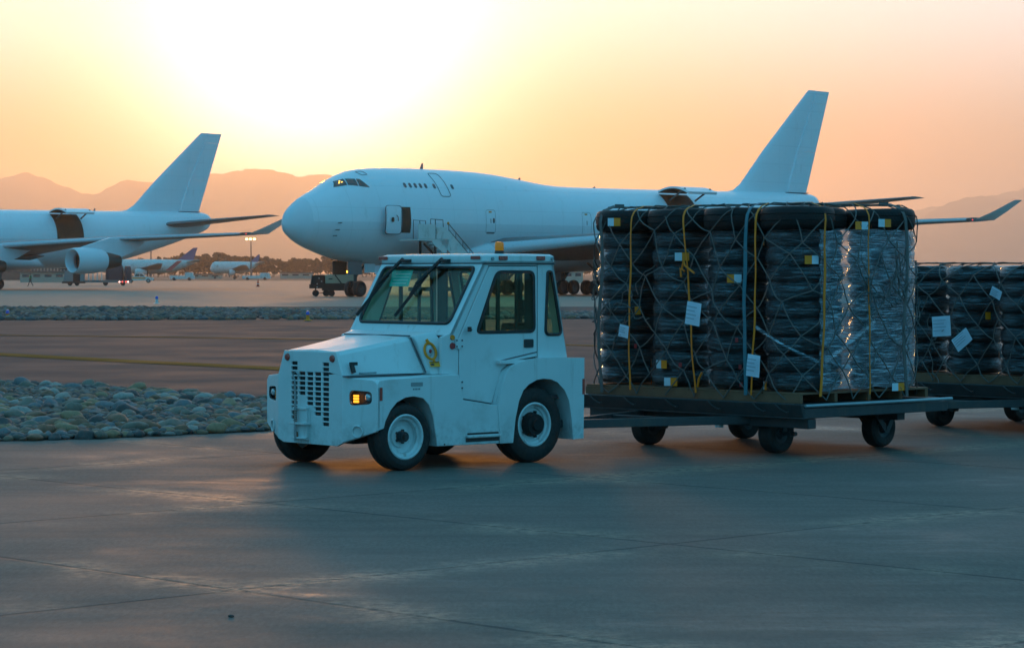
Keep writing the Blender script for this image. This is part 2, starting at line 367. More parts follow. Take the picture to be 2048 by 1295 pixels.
# ------------------------------------------------------------------ mountains
def mountain_mat():
    m, nt, b = nodes('mountain_rock'); c = mix_col(nt, tex(nt, .004, 8, .6), (.10,.075,.055), (.22,.16,.115)); nt.links.new(c, b.inputs['Base Color']); b.inputs['Roughness'].default_value = 1; b.inputs['Specular IOR Level'].default_value = .1; return m
M['rock'] = mountain_mat()
def ridge(name, dist, prof, depth=1500, seed=0, amp=14, step=5):
    dist *= 2.3; depth *= 2.3; amp *= 2.3
    p0, p1 = prof[0][0], prof[-1][0]; mb = MB(); n = int((p1 - p0) / step) + 1; K = 22; rows = []
    for k in range(-K, 9):
        row = []
        for i in range(n):
            px = p0 + (p1 - p0) * i / (n - 1); t = k / K
            y = dist + t * depth; x = (px - 1024) / F * dist
            top = (H0 - smooth_tab(prof, px)) / F * dist + CH
            q = Vector((x / 966, y / 966, seed)); fr = noise.fractal(q, 1.0, 2.1, 5)
            fall = max(0, 1 - abs(t)) if k <= 0 else max(0, 1 - t * 2.2)
            spur = .35 * noise.fractal(Vector((x/437 + t*1.3, seed + 4, t*1.6)), .9, 2.0, 5) * (1 - fall) * 1.6
            hgt = top * max(0, fall ** 1.15 + spur * fall) + amp * fr * (.5 if k == 0 else 1) + (noise.fractal(Vector((x/138, y/138, seed)), 1, 2, 4) * amp * .35)
            if k == 0: hgt += 13*noise.fractal(Vector((x/90, seed, 3)), .8, 2.0, 4) + 10*noise.fractal(Vector((x/420, seed, 8)), .9, 2.0, 3)
            if k < 0: hgt = min(hgt, top * (1 - .02 * abs(k)) )
            row.append((x, y, max(hgt, -1)))
        rows.append(row)
    vs = [p for r in rows for p in r]; fs = []
    for k in range(len(rows) - 1):
        for i in range(n - 1): fs.append((k*n+i, k*n+i+1, (k+1)*n+i+1, (k+1)*n+i))
    mb.add(vs, fs); o = struct(name, mb, M['rock'], ang=180); return o
ridge('mountains', 5600, [(-900,520),(-500,430),(-250,400),(-80,372),(0,356),(45,344),(90,356),(130,373),(190,389),(215,378),(250,361),(285,366),(330,362),(400,352),(440,347),(480,340),(530,339),(565,348),(600,355),(640,353),(690,357),(760,380),(850,400),(960,440),(1100,490),(1250,530),(1350,545)], seed=1, amp=8)
ridge('mountains', 4000, [(-900,470),(-400,470),(-100,440),(60,450),(170,430),(280,452),(420,470),(520,455),(620,476),(760,500),(900,520),(1000,540)], depth=900, seed=5, amp=7)
ridge('mountains', 6600, [(1250,540),(1400,500),(1540,470),(1640,448),(1740,435),(1820,438),(1880,414),(1925,398),(1965,391),(2010,396),(2080,405),(2200,380),(2400,420),(2700,520)], depth=1200, seed=9, amp=9)
ridge('mountains', 7600, [(1500,540),(1700,440),(1850,415),(1950,402),(2040,380),(2100,372),(2250,400),(2500,500)], depth=500, seed=12, amp=8)
# ------------------------------------------------------------------ cargo aircraft (local x = metres behind the nose, -y = its left side)
def air_mat():
    m, nt, b = nodes('aircraft_white'); tcn = N(nt, 'ShaderNodeTexCoord'); s = N(nt, 'ShaderNodeSeparateXYZ'); nt.links.new(tcn.outputs['Object'], s.inputs[0])
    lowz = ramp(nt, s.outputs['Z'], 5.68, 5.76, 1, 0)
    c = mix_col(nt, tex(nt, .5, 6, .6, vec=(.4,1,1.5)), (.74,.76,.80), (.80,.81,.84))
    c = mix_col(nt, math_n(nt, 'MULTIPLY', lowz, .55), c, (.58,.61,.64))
    c = mix_col(nt, ramp(nt, tex(nt, 1.4, 6, .7, vec=(.8,1,.25), loc=(1,4,2)), .58, .78, 0, .35), c, (.42,.38,.34))
    # skin panel joints
    for ax, sp in (('X', 2.6), ('Z', 1.7)):
        q = math_n(nt, 'PINGPONG', s.outputs[ax], sp/2); c = mix_col(nt, ramp(nt, q, .01, .035, .16, 0), c, (.25,.25,.26))
    nt.links.new(c, b.inputs['Base Color']); b.inputs['Roughness'].default_value = .38; b.inputs['Coat Weight'].default_value = .2; b.inputs['Coat Roughness'].default_value = .2
    return m
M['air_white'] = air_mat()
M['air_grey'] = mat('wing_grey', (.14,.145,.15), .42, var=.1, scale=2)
M['slat'] = mat('slat_metal', (.55,.58,.62), .35, metal=.3, var=.06, scale=2)
M['radome'] = mat('radome_grey', (.68,.71,.75), .45, var=.05, scale=1)
M['cockpit_glass'] = mat('cockpit_glass', (.03,.022,.014), .08, var=.2, coat=1)
M['cabin_glass'] = mat('cabin_window', (.10,.10,.11), .2, var=.2)
M['seam'] = mat('door_seam', (.10,.10,.11), .6)
M['hold_dark'] = mat('hold_shade_and_lining', (.050,.026,.012), .8, var=.4, scale=3)  # dark brown of the door lining; also paints the shaded openings
M['metal_hot'] = mat('exhaust_metal', (.10,.085,.075), .45, metal=.7, var=.3, scale=5)
M['gear'] = mat('gear_metal', (.09,.085,.08), .5, metal=.4, var=.3)
M['orange_mark'] = mat('orange_marking', (.70,.24,.02), .5)
M['red_nav'] = lamp_mat('red_nav_lamp', (1,.05,.03), 1.5)
M['cabin_lamp'] = lamp_mat('cabin_lamp', (1,.55,.08), 2.5)

ZT = [(.33,5.52),(.42,5.85),(.58,6.22),(.84,6.56),(1.4,7.02),(2.1,7.46),(4.1,8.38),(5.0,8.85),(6.3,9.42),(7.3,9.72),(9,9.93),(12.8,10.05),(16.8,10.06),(21.4,9.95),(25.6,9.58),(29.3,9.17),(32,9.05),(40,9.08),(50,9.15),(56,9.22),(64,9.28),(67.1,9.24),(68.2,9.02),(68.75,8.6)]
ZB = [(.33,5.42),(.42,5.15),(.58,4.90),(1.0,4.56),(2.1,3.96),(4.2,3.27),(5.5,2.94),(7.4,2.63),(9.8,2.45),(12,2.42),(46,2.42),(50,2.65),(55,3.45),(60,4.7),(64,5.8),(67,6.75),(68.2,7.25),(68.75,7.9)]
WW = [(.33,.05),(.42,.22),(.58,.42),(1.0,.74),(2.0,1.28),(4,2.08),(6,2.66),(8.5,3.07),(11,3.25),(46,3.25),(52,3.0),(57,2.45),(62,1.65),(66,.95),(68.2,.5),(68.75,.22)]
ZC = [(0,5.45),(2,5.6),(10,5.75),(46,5.75),(56,6.4),(64,7.5),(68.75,8.25)]
def sec(x): return smooth_tab(ZT, x), smooth_tab(ZB, x), smooth_tab(WW, x), smooth_tab(ZC, x)
def half_w(x, z):
    zt, zb, w, zc = sec(x)
    q = (z - zc) / (zt - zc) if z >= zc else (zc - z) / (zc - zb)
    p = 2.12 if z >= zc else 2.0
    return w * max(0, 1 - min(1, abs(q)) ** p) ** (1 / p)
def skin(x, z, off=.012, side=-1): return (x, side * (half_w(x, z) + off), z)
def patch(mb, poly, off=.012, nsub=6):
    """a panel lying on the left skin, poly = (x, z) quad, finely divided"""
    a, b, c, d = [Vector(p) for p in poly]; vs = []
    for i in range(nsub + 1):
        for j in range(nsub + 1):
            u, v = i/nsub, j/nsub; p = (a*(1-u) + b*u)*(1-v) + (d*(1-u) + c*u)*v; vs.append(skin(p.x, p.y, off))
    k = nsub + 1
    mb.add(vs, [(i*k+j, (i+1)*k+j, (i+1)*k+j+1, i*k+j+1) for i in range(nsub) for j in range(nsub)])
def rim_line(mb, poly, off=.02, r=.03, rad=.25, n=40):
    pts = rpoly(poly, rad, 4); out = []
    for i, p in enumerate(pts):
        q = pts[(i+1) % len(pts)]; k = max(1, int((Vector(q)-Vector(p)).length / .35))
        for t in range(k): out.append(skin(lerp(p[0], q[0], t/k), lerp(p[1], q[1], t/k), off))
    mb.tube(out, r, 4, closed=True)
def foil(le, c, y, z, tk, inc=0, n=10):
    """aerofoil ring at span y"""
    pts = []
    for i in range(2*n):
        a = PI * i / n; xc = .5 * (1 + math.cos(a)); s = 1 if i < n else -1
        th = 5*tk*(.2969*math.sqrt(xc) - .126*xc - .3516*xc**2 + .2843*xc**3 - .1036*xc**4)
        pts.append((le + xc*c, y, z + s*th*c*(1.1 if s > 0 else .9) - inc*(xc - .25)*c))
    return pts
def make_aircraft(name, label):
    t = thing(name, label, 'aircraft', group='parked cargo aircraft')
    W_ = M['air_white']
    xs = [.33,.36,.42,.5,.62,.8,1.1,1.6,2.2,3,4,5,6,7,8,9.5,11,13,15,17,19,21,23,25,27,29,31,33,36,40,44,47,49,51,53,55,57,59,61,63,65,66.5,67.5,68.2,68.55,68.75]
    mb = MB(); rings = []
    for x in xs:
        zt, zb, w, zc = sec(x); ring = []
        for i in range(56):
            a = 2*PI*i/56; ca, sa = math.cos(a), math.sin(a); p = 2.12 if sa >= 0 else 2.0
            y = w * math.copysign(abs(ca) ** (2/p), ca); z = zc + (zt - zc if sa >= 0 else zc - zb) * math.copysign(abs(sa) ** (2/p), sa)
            ring.append((x, y, z))
        rings.append(ring)
    k = xs.index(2.2)
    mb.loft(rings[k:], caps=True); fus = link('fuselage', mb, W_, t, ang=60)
    mb = MB(); mb.loft(rings[:k+1], caps=True); link('radome', mb, M['radome'], t, ang=60)
    # belly fairing under the wing
    mb = MB(); rg = []
    for x, w, z0, z1 in ((16.3,.6,3.2,3.6),(17.5,2.6,2.5,4.0),(19.5,3.3,2.2,4.5),(22,3.62,2.0,4.9),(26,3.72,1.9,5.1),(32,3.75,1.9,5.0),(37,3.6,2.0,4.6),(40,3.0,2.2,4.0),(42.5,1.2,2.4,3.0)):
        zc, zh = (z0+z1)/2, (z1-z0)/2; rg.append([(x, w*math.copysign(abs(math.cos(a))**.75, math.cos(a)), zc + zh*math.copysign(abs(math.sin(a))**.75, math.sin(a))) for a in [2*PI*i/40 for i in range(40)]])
    mb.loft(rg); link('belly_fairing', mb, W_, t, ang=60)
    # cockpit windows: glass wrapped on the skin, three panes a side, framed
    cw = link('cockpit_window', MB().add([(0,0,0)]*3, []), M['cockpit_glass'], t) if False else None
    for sd in (-1, 1):
        for q in ([(4.55,8.33),(5.55,8.52),(5.72,9.02),(5.0,8.80)], [(5.62,8.53),(6.35,8.46),(6.45,9.02),(5.80,9.02)], [(6.42,8.45),(7.25,8.36),(6.78,9.0),(6.52,9.02)]):
            mb = MB(); a, b, c, d = [Vector(p) for p in q]; vs = []; n = 6
            for i in range(n+1):
                for j in range(n+1):
                    u, v = i/n, j/n; p = (a*(1-u)+b*u)*(1-v) + (d*(1-u)+c*u)*v
                    zt = sec(p.x)[0]; vs.append(skin(p.x, min(p.y, zt - .02), .015, sd))
            mb.add(vs, [(i*(n+1)+j, (i+1)*(n+1)+j, (i+1)*(n+1)+j+1, i*(n+1)+j+1) for i in range(n) for j in range(n)])
            link('cockpit_window', mb, M['cockpit_glass'], t)
        if sd < 0:
            for dx, dz in ((5.15, 8.66), (5.38, 8.74), (5.30, 8.80)):
                mb = MB(); p = skin(dx, dz, .035); mb.ell(p, (.10,.03,.06), 8, 6); link('cockpit_light', mb, M['cabin_lamp'], t)
    # upper deck windows and door
    for x in (10.8, 11.37, 11.94, 12.51, 13.08, 14.03, 16.07):
        mb = MB(); mb.plate([(p[0], p[1]) for p in rrect(x-.14, x+.14, 8.42, 8.80, .12)], [], .02, lambda u, v, w: skin(u, v, .004 + w)); link('window', mb, M['cabin_glass'], t)
    mb = MB(); rim_line(mb, [(13.5,9.68),(14.7,9.70),(16.12,7.85),(14.98,7.82)] if False else [(14.25,9.66),(15.35,9.66),(15.55,7.82),(14.45,7.82)], r=.028); link('upper_door', mb, M['seam'], t)
    mb = MB(); rim_line(mb, [(7.1,9.58),(7.7,9.66),(7.8,9.38),(7.25,9.32)], r=.02, rad=.1); link('roof_hatch', mb, M['seam'], t)
    # open forward door; a dark skin patch paints the shaded doorway
    mb = MB(); patch(mb, [(9.30,4.92),(10.72,4.92),(10.72,6.9),(9.30,6.9)], .02); link('doorway_shade', mb, M['hold_dark'], t)
    mb = MB(); mb.plate(rpoly([(7.75,4.82),(9.32,4.82),(9.38,6.95),(7.80,6.95)], .28), [], .16, lambda u, v, w: (u, -half_w(9, v) - .42 + w - .12, v))
    dr = link('door', mb, W_, t, bevel=.03)
    mb = MB(); rim_line(mb, [(7.75,4.82),(9.32,4.82),(9.38,6.95),(7.80,6.95)], off=.50, r=.05, rad=.28); link('door_seal', mb, M['seam'], dr)
    mb = MB(); mb.plate(rrect(8.22,8.48,5.72,6.08,.1), [], .03, lambda u, v, w: (u, -half_w(9, v) - .565 + w, v)); link('door_window', mb, M['hold_dark'], dr)
    mb = MB(); mb.tube([(8.7,-half_w(9,6.2)-.6,6.25),(8.85,-half_w(9,6)-.6,6.1),(8.88,-half_w(9,5.9)-.6,5.8)], .035, 5); link('handle', mb, M['seam'], dr)
    # other main deck doors: orange plate, latch, sill
    for x in (19.8, 31.55):
        mb = MB(); rim_line(mb, [(x-.55,4.95),(x+.55,4.95),(x+.55,6.85),(x-.55,6.85)], off=.004, r=.012); d = link('door', mb, M['seam'], t)
        mb = MB(); patch(mb, [(x-.22,6.62),(x+.12,6.62),(x+.12,6.75),(x-.22,6.75)], .015, 2); link('door_marking', mb, M['orange_mark'], d)
        mb = MB(); patch(mb, [(x-.06,5.8),(x+.02,5.8),(x+.02,6.15),(x-.06,6.15)], .015, 2); link('door_handle', mb, M['seam'], d)
        if x < 25:
            mb = MB(); mb.plate(rrect(x+.22,x+.44,5.8,6.2,.1), [], .02, lambda u, v, w: skin(u, v, .004 + w)); link('door_window', mb, M['cabin_glass'], d)
        mb = MB(); patch(mb, [(x-.45,4.98),(x+.45,4.98),(x+.45,5.08),(x-.45,5.08)], .02, 2); link('door_sill', mb, M['seam'], d)
    # rear side cargo door: dark skin patch painting its shaded opening, raised door above
    mb = MB(); patch(mb, [(42.75,4.95),(46.6,4.95),(46.6,8.62),(42.75,8.62)], .03, 14); link('cargo_doorway_shade', mb, M['hold_dark'], t)
    mb = MB(); A = []; n = 10
    for i in range(n+1):
        a = R(158 - 118*i/n); A.append((-3.55 - 1.75*math.cos(a)*-1, 8.0 + 1.35*math.sin(a)))
    A = [(-1.75 - 3.4*i/n, 8.72 + .62*math.sin(PI*(.12+.78*i/n)) - .10*i/n) for i in range(n+1)]
    rg = [[(x, y, z) for y, z in A] + [(x, y*.985-.02, z - .16) for y, z in A[::-1]] for x in (42.7, 46.65)]
    mb.loft(rg); cd = link('cargo_door', mb, M['air_white'], t, ang=40)
    mb = MB(); rg = [[(x, y*.985-.02, z - .165) for y, z in A] + [(x, y*.985-.02, z - .19) for y, z in A[::-1]] for x in (42.75, 46.6)]
    mb.loft(rg); link('door_lining', mb, M['hold_dark'], cd)
    for x in (42.9, 46.4):
        mb = MB(); mb.bar((x,-2.9,8.1),(x,-4.6,9.1),.12,.12); link('door_strut', mb, M['gear'], cd)
    # small antennas, probes, ports
    for x, h in ((15.0,.45),(36.0,.12),(26.5,.2),(50.5,.3)):
        z = sec(x)[0]; mb = MB(); mb.hexa([(x,-.03,z-.05),(x+.35,-.03,z-.05),(x+.35,.03,z-.05),(x,.03,z-.05),(x+.22,-.015,z+h),(x+.38,-.015,z+h),(x+.38,.015,z+h),(x+.22,.015,z+h)]); link('antenna', mb, M['air_grey'], t)
    for x, z in ((4.2,5.62),(4.05,5.1),(3.95,4.65)):
        p = skin(x, z, 0); mb = MB(); mb.bar(p, (p[0]-.35, p[1]-.18, p[2]-.02), .05, .06); mb.bar(p, (p[0]+.05, p[1]-.18, p[2]), .05, .06); link('probe', mb, M['gear'], t)
    # wings
    for sd in (-1, 1):
        secs = [(19.0,16.6,2.2,3.55,.125,.06),(21.2,14.0,4.2,3.85,.12,.055),(29.0,9.0,12.2,4.85,.105,.03),(36.7,6.5,20.6,5.55,.095,.01),(46.2,4.1,30.6,6.10,.085,-.01)]
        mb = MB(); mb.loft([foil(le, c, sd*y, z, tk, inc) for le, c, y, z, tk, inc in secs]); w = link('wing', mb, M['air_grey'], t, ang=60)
        mb = MB(); mb.loft([foil(le - .05, c*.11, sd*y, z, tk*5.4, 0, 8) for le, c, y, z, tk, inc in secs]); link('leading_edge', mb, M['slat'], w, ang=60)
        mb = MB(); mb.loft([[(x + a*c, sd*(y + b*.05), z + q) for a, b in ((0,0),(.3,1),(1,0),(.3,-1))] for x, c, y, z, q in ((47.6,2.9,30.55,6.1,0),(49.2,2.0,31.4,6.85,0),(51.0,1.15,32.2,7.75,0))]); link('winglet', mb, W_, w, ang=60)
        mb = MB(); mb.ell((47.2, sd*30.5, 6.1), (.35,.12,.10), 8, 6); link('nav_light', mb, M['red_nav'], w)
        for y, le, z in ((8.0,32.0,3.95),(16.5,35.9,4.95)):
            mb = MB(); mb.loft([mb.ring((le + a, sd*y, z - b), (1,0,0), r, 10) for a, b, r in ((0,.15,.1),(1.2,.3,.34),(3.2,.35,.36),(5.2,.2,.08))]); link('flap_fairing', mb, M['air_grey'], w, ang=60)
        # engines
        for y, lx, ez in ((11.7, 22.6, 2.55), (21.0, 31.0, 3.15)):
            c = (0, sd*y, ez)
            mb = MB(); mb.lathe([(.95,lx+.9),(1.12,lx+.25),(1.18,lx+.05),(1.24,lx),(1.30,lx+.06),(1.38,lx+.4),(1.42,lx+1.4),(1.38,lx+2.6),(1.24,lx+3.7),(1.10,lx+4.1),(1.02,lx+4.1)], c, 'x', 36); e = link('engine', mb, W_, t, ang=50)
            mb = MB(); mb.lathe([(.02,lx+.75),(.25,lx+.95),(.34,lx+1.2),(1.05,lx+1.3)], c, 'x', 30); link('fan', mb, M['dark_cavity'], e)
            mb = MB(); mb.lathe([(1.06,lx+3.4),(1.0,lx+4.3),(.82,lx+5.3),(.60,lx+6.3),(.5,lx+6.3),(.25,lx+5.9)], c, 'x', 30); link('exhaust', mb, M['metal_hot'], e, ang=50)
            zt_ = 4.55 if y < 15 else 5.25; bx = 28.2 if y < 15 else 36.2
            mb = MB(); mb.loft([[(lx+1.0, sd*y-.05, ez+1.3),(lx+1.0, sd*y+.05, ez+1.3),(lx+1.2, sd*y+.05, ez+1.5),(lx+1.2, sd*y-.05, ez+1.5)],
                                [(lx+3.2, sd*y-.22, ez+1.1),(lx+3.2, sd*y+.22, ez+1.1),(bx-.2, sd*y+.2, zt_+.4),(bx-.2, sd*y-.2, zt_+.4)],
                                [(lx+6.4, sd*y-.2, ez+.35),(lx+6.4, sd*y+.2, ez+.35),(bx+3, sd*y+.2, zt_+.1),(bx+3, sd*y-.2, zt_+.1)],
                                [(lx+8.2, sd*y-.12, ez+.95),(lx+8.2, sd*y+.12, ez+.95),(bx+4.8, sd*y+.1, zt_),(bx+4.8, sd*y-.1, zt_)]]); link('pylon', mb, W_, e, bevel=.08)
    # tail
    def finring(z, le, te, tk):
        c = te - le; out = []
        for i in range(16):
            a = PI*i/8; xc = .5*(1+math.cos(a)); s = 1 if i < 8 else -1
            th = 5*tk*(.2969*math.sqrt(xc)-.126*xc-.3516*xc**2+.2843*xc**3-.1015*xc**4); out.append((le+xc*c, s*th*c, z))
        return out
    fr = [(9.0,53.5,63.6,.055),(9.35,55.6,63.75,.07),(9.9,56.6,63.95,.085),(10.75,57.55,64.3,.09),(13.0,60.0,65.3,.09),(16.0,63.6,66.9,.09),(18.75,66.9,68.35,.085),(19.0,67.25,68.45,.04)]
    mb = MB(); mb.loft([finring(*q) for q in fr]); fin = link('tail_fin', mb, W_, t, ang=60)
    def hz_(z): return interp([(q[0], q[2]) for q in fr], z)
    def te_(z): return interp([(9.32,66.85),(18.95,70.55)], z)
    for z0, z1 in ((9.34,13.17),(13.185,17.775),(17.79,18.98)):
        mb = MB(); tkk = lambda z: .42*interp([(9.3,1),(19,.36)], z)
        rg = []
        for z in (z0, z1):
            a, b = hz_(z) + (.06 if z1 < 18 else .0) - .05, te_(z); h = .55*tkk(z); rg.append([(a,-h,z),(a,h,z),(b,.02,z),(b,-.02,z)])
        mb.loft(rg); link('rudder', mb, W_, fin)
    mb = MB(); mb.box(63.6,66.85,-.30,.30,9.26,9.33); link('rudder_seam', mb, M['seam'], fin)
    for sd in (-1, 1):
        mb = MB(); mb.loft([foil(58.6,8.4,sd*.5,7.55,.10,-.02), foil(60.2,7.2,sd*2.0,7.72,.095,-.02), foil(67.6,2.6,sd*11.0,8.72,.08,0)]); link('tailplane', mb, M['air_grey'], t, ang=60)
    # undercarriage
    def wheel(x, y, r, w, par):
        mb = MB(); mb.lathe([(r*.55,y-w*.42),(r*.62,y-w/2),(r*.88,y-w/2),(r*.97,y-w*.36),(r,y-w*.15),(r,y+w*.15),(r*.97,y+w*.36),(r*.88,y+w/2),(r*.62,y+w/2),(r*.55,y+w*.42)], (x,0,r), 'y', 28); o = link('wheel', mb, M['rubber'], par)
        mb = MB(); mb.lathe([(.02,y-w*.3),(r*.4,y-w*.34),(r*.56,y-w*.42),(r*.56,y+w*.42),(r*.4,y+w*.34),(.02,y+w*.3)], (x,0,r), 'y', 20); link('rim', mb, M['dark_steel'], o)
    mb = MB(); mb.cyl((7.9,0,3.2),(7.9,0,.62),.17,.12); mb.cyl((7.9,-.6,.62),(7.9,.6,.62),.1); mb.bar((7.9,0,1.5),(9.3,0,2.8),.12,.12); mb.bar((7.9,.12,1.2),(7.45,.12,.75),.08,.08); mb.box(7.6,8.2,-.28,.28,1.75,2.1); ng = link('nose_gear', mb, M['gear'], t)
    for y in (-.46,.46): wheel(7.9, y, .62, .45, ng)
    for sd in (-1, 1):
        mb = MB(); mb.box(6.3,7.75,sd*.85-.04,sd*.85+.04,1.7,2.75); link('gear_door', mb, M['gear'] if sd > 0 else M['air_grey'], ng)
        mb = MB(); mb.box(8.2,9.3,sd*.7-.04,sd*.7+.04,1.85,2.55); link('gear_door', mb, W_, ng)
    for gx, gy in ((31.3,5.5),(31.3,-5.5),(34.4,1.92),(34.4,-1.92)):
        mb = MB(); mb.cyl((gx,gy,.65),(gx,gy,3.4),.16,.24); mb.bar((gx-.85,gy,.62),(gx+.85,gy,.62),.2,.22); mb.bar((gx,gy,1.1),(gx+1.5,gy,2.9),.14,.14); mb.bar((gx,gy,1.3),(gx,gy*.6,2.8),.14,.14)
        for ax in (-.74,.74): mb.cyl((gx+ax,gy-.6,.62),(gx+ax,gy+.6,.62),.09)
        g = link('main_gear', mb, M['gear'], t)
        for ax in (-.74,.74):
            for wy in (-.56,.56): wheel(gx+ax, gy+wy, .62, .46, g)
        s = math.copysign(1, gy)
        mb = MB(); mb.hexa([(gx-1.2,gy+s*.8,1.25),(gx+.8,gy+s*.8,1.05),(gx+.8,gy+s*.86,1.05),(gx-1.2,gy+s*.86,1.25),(gx-1.9,gy+s*.9,2.7),(gx+1.2,gy+s*.9,2.7),(gx+1.2,gy+s*.96,2.7),(gx-1.9,gy+s*.96,2.7)]); link('gear_door', mb, M['air_grey'], g)
    return t
P1 = make_aircraft('cargo_aircraft', 'large white four engined freighter with upper deck hump, nose pointing left behind the tow tractor')
P1.location = (-17.40, 194.6, 0); P1.rotation_euler = (0, 0, R(47.7))
P2 = copy_tree(P1)
for o in P1.children:
    if o.name.startswith('engine') and max(v.co.y for v in o.data.vertices) < 0 and min(v.co.y for v in o.data.vertices) > -15: o.location.x += 3.2; P2.location = (-83.4, 269.2, 0); P2['label'] = 'white freighter cut off by the left picture edge, tail fin and open cargo door showing'
# ------------------------------------------------------------------ tow tractor (local x = metres behind the front axle, -y = its left side)
M['tug_glass'] = glass_mat('green_tinted_glass', (.86,.95,.84), .015, .6)
M['grip'] = mat('door_handle_plastic', (.03,.03,.032), .5)
M['interior'] = mat('cab_interior', (.045,.06,.07), .6, var=.2)
M['sticker_teal'] = mat('permit_sheet', (.05,.50,.55), .5, var=.1)
M['sticker_pale'] = mat('pale_print', (.55,.6,.62), .5, var=.1)
M['label_yellow'] = mat('yellow_label', (.95,.32,.0), .45, var=.08)
M['label_white'] = mat('white_label', (.62,.68,.72), .5, var=.08)
M['red_plastic'] = mat('red_disc', (.40,.03,.03), .4)
TG = thing('tow_tractor', 'small white airport tow tractor with glazed cab, pulling the dollies of tyres', 'tow tractor', (-1.542, 24.598, 0), R(41))
TP = M['tug_paint']
xz = lambda y0, s=1: (lambda u, v, w: (u, y0 + s*w, v))          # plate in the side plane
HW = .86
# -- lower body: side skirts with front wheel arch, sill, decks
mb = MB()
skirt = [(-.335,.38),(-.255,.40),(-.235,.47),(-.18,.56),(-.10,.635),(0.0,.675),(.10,.683),(.20,.665),(.275,.60),(.32,.50),(.35,.36),(.375,.21),(1.15,.205),(1.15,.575),(1.105,.568),(.69,.632),(.655,.80),(.635,.872),(.30,.866),(-.20,.848),(-.31,.835),(-.335,.80)]
for sd in (-1, 1):
    mb.plate(skirt, [], .035, xz(sd*HW, -sd))
    # wheel arch lining
    ar = skirt[1:12]; mb.loft([[(x, sd*(HW-.02), z) for x, z in ar], [(x, sd*.52, z) for x, z in ar]], caps=False, closed=False)
    # fender deck from skirt to hood
    mb.hexa([(-.335,sd*(HW-.004),.80),(.62,sd*(HW-.004),.84),(.62,sd*.45,.84),(-.44,sd*.45,.82),(-.335,sd*(HW-.03),.838),(.635,sd*(HW-.03),.874),(.635,sd*.45,.876),(-.44,sd*.45,.872)])
# bowed front: centre plate with grille slots, swept wings with lamp openings
holes = []
cols = [.245,.1225,0,-.1225,-.245]
for ci, y in enumerate(cols):
    for r_ in range(13):
        z = .974 - .0462*r_
        if ci in (1, 2, 3) and r_ < 2: continue
        if ci == 1 and r_ > 6: continue
        if ci == 2 and r_ > 8: continue
        if ci == 3 and r_ > 10: continue
        if r_ == 12 and ci == 0: continue
        holes.append([(y-.048,z-.0165),(y+.048,z-.0165),(y+.048,z+.0165),(y-.048,z+.0165)])
XF = -.46
mb.plate([(-.405,1.092),(.405,1.092),(.50,.87),(.505,.86),(.505,.31),(.50,.262),(.42,.225),(-.42,.225),(-.50,.262),(-.505,.31),(-.505,.86),(-.50,.87)], holes, .03, lambda u, v, w: (XF + w, u, v))
def wing_pt(sd): 
    return lambda u, v, w: (XF + (u-.5)/(HW-.5)*.13 + w, sd*u, v)
lampo = rpoly([(.575,.605),(.80,.625),(.80,.735),(.575,.745)], .045)
for sd in (-1, 1):
    mb.plate(rpoly([(.50,.262),(HW,.385),(HW,.84),(.50,.868)], .03) if False else [(.50,.262),(HW-.02,.37),(HW,.40),(HW,.78),(HW-.015,.82),(HW-.05,.843),(.50,.866)], [lampo], .03, wing_pt(sd))
# rear body deck and tail panel
mb.box(1.16, 2.19, -.84, .84, .955, .99); mb.hexa([(2.18,-HW+.03,.21),(2.21,-HW+.03,.21),(2.21,HW-.03,.21),(2.18,HW-.03,.21),(2.185,-HW+.03,.992),(2.22,-HW+.03,.992),(2.22,HW-.03,.992),(2.185,HW-.03,.992)])
body = link('body', mb, TP, TG, bevel=.010)
mb = MB(); mb.box(-.30,2.10,-.46,.46,.24,.62); mb.box(-.445,-.425,-.40,.40,.40,1.0); mb.box(-.30,1.2,-.5,.5,.62,.82); mb.cyl((0,-.70,.31),(0,.70,.31),.06); mb.cyl((1.60,-.6,.36),(1.60,.6,.36),.10)
link('chassis', mb, M['dark_cavity'], TG)
# rear fenders
rfo = [(1.134,.205),(1.128,.40),(1.112,.568),(1.165,.74),(1.221,.882),(1.29,.935),(1.38,.965),(1.50,.988),(1.69,1.005),(1.95,1.003),(2.224,.995),(2.212,.21),(2.085,.205)]
rfa = [(2.072,.205),(2.055,.40),(2.02,.585),(1.96,.69),(1.87,.765),(1.784,.797),(1.69,.805),(1.60,.795),(1.50,.755),(1.43,.70),(1.375,.60),(1.33,.43),(1.30,.205)]
for sd in (-1, 1):
    mb = MB(); mb.plate(rfo + rfa, [], .04, xz(sd*(HW+.012), -sd))
    mb.loft([[(x, sd*(HW-.03), z) for x, z in rfa], [(x, sd*.46, z) for x, z in rfa]], caps=False, closed=False)
    mb.loft([[(x, sd*(HW-.03), z) for x, z in rfo[2:10]], [(x, sd*.70, z-.004) for x, z in rfo[2:10]]], caps=False, closed=False)
    f = link('rear_fender', mb, TP, TG, bevel=.012)
    mb = MB(); mb.box(2.214,2.225,sd*(HW-.06)-.03,sd*(HW-.06)+.03,.64,.79); link('tail_light', mb, M['red_lens'], f)
    mb = MB(); mb.plate([(2.15,.64),(2.19,.64),(2.19,.79),(2.15,.79)] if False else [(2.195,.64),(2.222,.64),(2.222,.79),(2.195,.79)], [], .006, xz(sd*(HW+.018), -sd)); link('side_marker', mb, M['red_lens'], f)
    # step below the door
    mb = MB(); mb.box(.72,1.128,min(sd*.80,sd*.90),max(sd*.80,sd*.90),.272,.300); link('step', mb, TP, TG, bevel=.008)
    mb = MB(); mb.box(.74,1.12,min(sd*.78,sd*.868),max(sd*.78,sd*.868),.302,.318); mb.box(.72,1.128,min(sd*.78,sd*.866),max(sd*.78,sd*.866),.235,.268); link('step_tread', mb, M['black'], TG)
